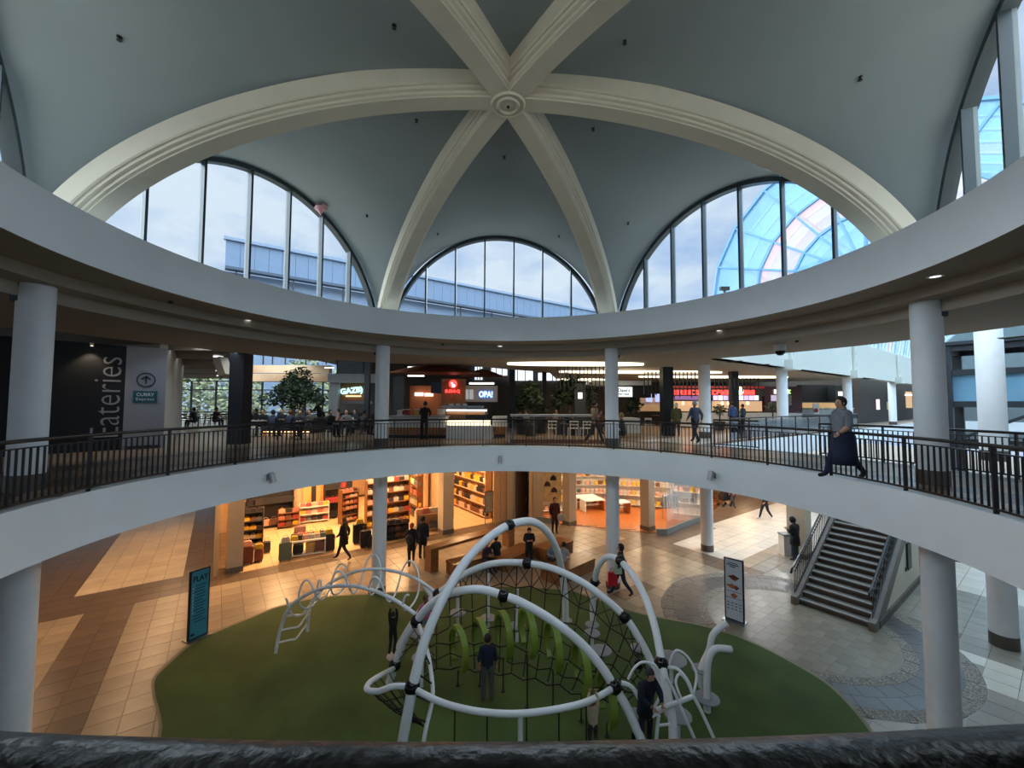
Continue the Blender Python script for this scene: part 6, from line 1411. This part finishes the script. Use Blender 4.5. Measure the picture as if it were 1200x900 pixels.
pod(664, 727, 735, 'small pod at the far foot of the tall arch', .17); pod(705, 762, 790, 'pod with spring between the net and the hooped arch', .26, spring=True); pod(694, 742, 765, 'pod on a pole just behind the spring pod', .22); pod(694, 732, 752, 'pod at the far foot of the right arch', .2)
pod(748, 759, 782, 'spring pod beneath the far arch on the right', .2, spring=True); pod(787, 772, 800, 'widest pod beside the black joint on the right', .36)
pod(822, 784, 806, 'pod with the farther bent white pole', .22, bend=[(831, 762), (836, 743), (852, 730)]); pod(829, 818, 834, 'pod with the nearer bent white pole', .26, bend=[(829, 784), (832, 768), (840, 760), (857, 761)])
pod(746, 836, 868, 'spring pod at the near foot of the lower arch', .16, spring=True); pod(795, 838, 868, 'pod inside the white climbing loops', .27)
pod(494, 770, 805, 'pod inside the left loop by the boy', .24); pod(492, 742, 778, 'pod under the child in pink', .26, top=None); pod(462, 769, 792, 'pod under the child hanging from the bars', .2)
pb = thing('bent_grab_pole', 'short curved white grab pole behind the left joint', 'play pole', gp(506, 742)); MB().tube(catmull([(0, 0, 0), (0, 0, .8), (-.05, 0, 1.1), (-.25, 0, 1.35)], 5), .07, 12).build('pole', PWH, pb, True)
# children and the adult among the tubes
def kid(px, py, depth, rz, label, **kw): p = at(px, py, depth); return person(label, p, rz, **kw)
kid(460, 765, 10.35, PI, 'child in black hanging by both hands from the weaving bar', H=.98, pose='hang', top=BK, legs=BK, hair=(40, 32, 28), shoes=(200, 196, 200))
kid(499, 742, 9.95, PI+.6, 'long-haired child in pink and pale blue crouching at the left joint', H=1.15, pose='sit', top=(196, 112, 140), legs=(150, 170, 190), hair=(92, 62, 44), long_hair=True)
ground_person(571, 823, PI+.1, 'boy in a navy shirt and grey patterned trousers standing amid the lime rings', 0, H=1.5, top=(28, 34, 58), legs=(92, 92, 90), hair=(52, 38, 28), short=True)
kid(757, 872, 8.2, .3, 'dark-clothed adult crouching under the white climbing loops', H=1.5, pose='lean', top=(24, 28, 44), legs=(30, 34, 48), hair=(56, 50, 52), coat=True)
kid(695, 882, 7.95, PI, 'child in a pale jacket hanging from the front ring tube', H=.98, pose='hang', top=(196, 176, 150), legs=(60, 58, 60), hair=(120, 84, 50))
# ================================================================ SMALL FITTINGS
def fascia_spot(px, py, label):
    d = ray(px, py); lo = 5
    for k in range(2000):
        P = CAM+d*(5+k*.01)
        if sqrt(P.x**2+P.y**2) > RM-.02 and P.y > -5: break
    n = Vector((-P.x, -P.y, 0)).normalized(); t = thing('spot_lamp', label, 'lamp', P, math.atan2(n.y, n.x)-PI/2, 'spot lamps on the balcony edge')
    MB().box((0, .02, 0), (.10, .04, .16)).build('mount_plate', STEEL, t); MB().tube([(0, .02, .03), (0, .16, .03)], .015, 6).build('arm', STEEL, t)
    b = MB().lathe([(0, .14), (.075, .14), (.075, -.13), (.062, -.13), (.062, -.05), (0, -.05)], n=18, M=Matrix.Rotation(.45, 3, 'X')).build('lamp_body', mat('spot_alu', hexc(170, 172, 174), .35, .6), t, True, loc=(0, .2, .0))
    MB().lathe([(0, -.055), (.06, -.055)], n=14, M=Matrix.Rotation(.45, 3, 'X')).build('lamp_lens', WHT_E, b)
fascia_spot(314, 559, 'silver spot lamp on the balcony edge, left'); fascia_spot(586, 538, 'lit silver spot lamp at the middle of the balcony edge'); fascia_spot(837, 557, 'silver spot lamp on the balcony edge, right')
def ceil_item(px, py, z, kind, label):
    p = gp(px, py, z)
    t = thing(kind, label, {'recessed_light': 'lamp', 'dome_camera': 'camera', 'smoke_detector': 'detector', 'air_vent': 'vent'}[kind], (p.x, p.y, z), -math.atan2(p.x, p.y), {'recessed_light': 'recessed lights in the ring soffit', 'smoke_detector': 'detectors in the ring soffit'}.get(kind))
    if kind == 'recessed_light': MB().lathe([(.12, 0), (.12, -.015), (.08, -.015), (.08, 0)], n=18).build('trim_ring', WPAN, t); MB().lathe([(0, -.008), (.08, -.008)], n=14).build('lens', WHT_E if 'lit' in label else DKGREY, t)
    if kind == 'dome_camera': MB().lathe([(0, 0), (.17, 0), (.17, -.16), (.15, -.2), (0, -.2)], n=20).build('housing', WPAN, t, True); MB().lathe([(.145, -.2), (.13, -.27), (.07, -.33), (0, -.345)], n=20).build('dome', PBK, t, True)
    if kind == 'smoke_detector': MB().lathe([(0, 0), (.05, 0), (.045, -.05), (0, -.06)], n=14).build('housing', DKGREY, t)
    if kind == 'air_vent':
        MB().box((0, 0, -.01), (.6, .25, .02)).build('frame', LIGHTFR, t)
        for i in range(4): MB().box((0, -.09+.06*i, -.03), (.56, .02, .02)).build('slat', DKGREY, t)
ub_ = ub-.002
ceil_item(290, 375, ub_, 'recessed_light', 'lit recessed light in the soffit left of the round column'); ceil_item(586, 405.5, ub_-.21, 'recessed_light', 'lit recessed light in the soffit at the far middle'); ceil_item(843, 387, ub_, 'recessed_light', 'lit recessed light in the soffit on the right'); ceil_item(1096, 323.5, ub_, 'recessed_light', 'unlit recessed light near the right white column')
ceil_item(200, 353, ub_, 'smoke_detector', 'small detector in the soffit on the left'); ceil_item(519, 403, ub_-.21, 'smoke_detector', 'small detector in the soffit over the kiosks'); ceil_item(783, 396, ub_, 'smoke_detector', 'small detector in the soffit right of the second round column'); ceil_item(934, 399, CZ, 'smoke_detector', 'small detector in the ceiling right of the dome camera')
ceil_item(914, 404, CZ, 'dome_camera', 'dark dome camera hanging from the gallery ceiling on the right'); ceil_item(861, 423, CZ+.01, 'air_vent', 'left slotted air vent in the corridor ceiling'); ceil_item(893, 427, CZ+.01, 'air_vent', 'right slotted air vent in the corridor ceiling'); ceil_item(1190, 394, CZ, 'air_vent', 'slotted air vent in the ceiling at the far right')
# pink balloon caught under the left vault
bp_ = on_vault(377, 239)+Vector((.0, -.05, -.17)); bl = thing('foil_balloon', 'pink heart-shaped foil balloon resting against the vault by the left lunette', 'balloon', bp_)
PK = mat('pink_foil', hexc(226, 168, 176), .25, .3)
MB().ball((-.08, 0, .03), .12, 12, (1, .7, 1)).ball((.08, 0, .03), .12, 12, (1, .7, 1)).lathe([(0, -.22), (.06, -.13), (.125, -.04), (.15, .04)], n=14).build('balloon_skin', PK, bl, 'all'); MB().tube([(0, 0, -.2), (.01, 0, -.5)], .004, 4).build('ribbon', PK, bl)
wv = thing('ledge_lamp', 'small dark floodlight on the sill of the right lunette', 'lamp', at(849, 340, 13.6)); MB().box((0, 0, .05), (.3, .12, .12)).build('lamp_head', BLACK, wv); MB().box((0, 0, -.04), (.06, .06, .1)).build('bracket', BLACK, wv)
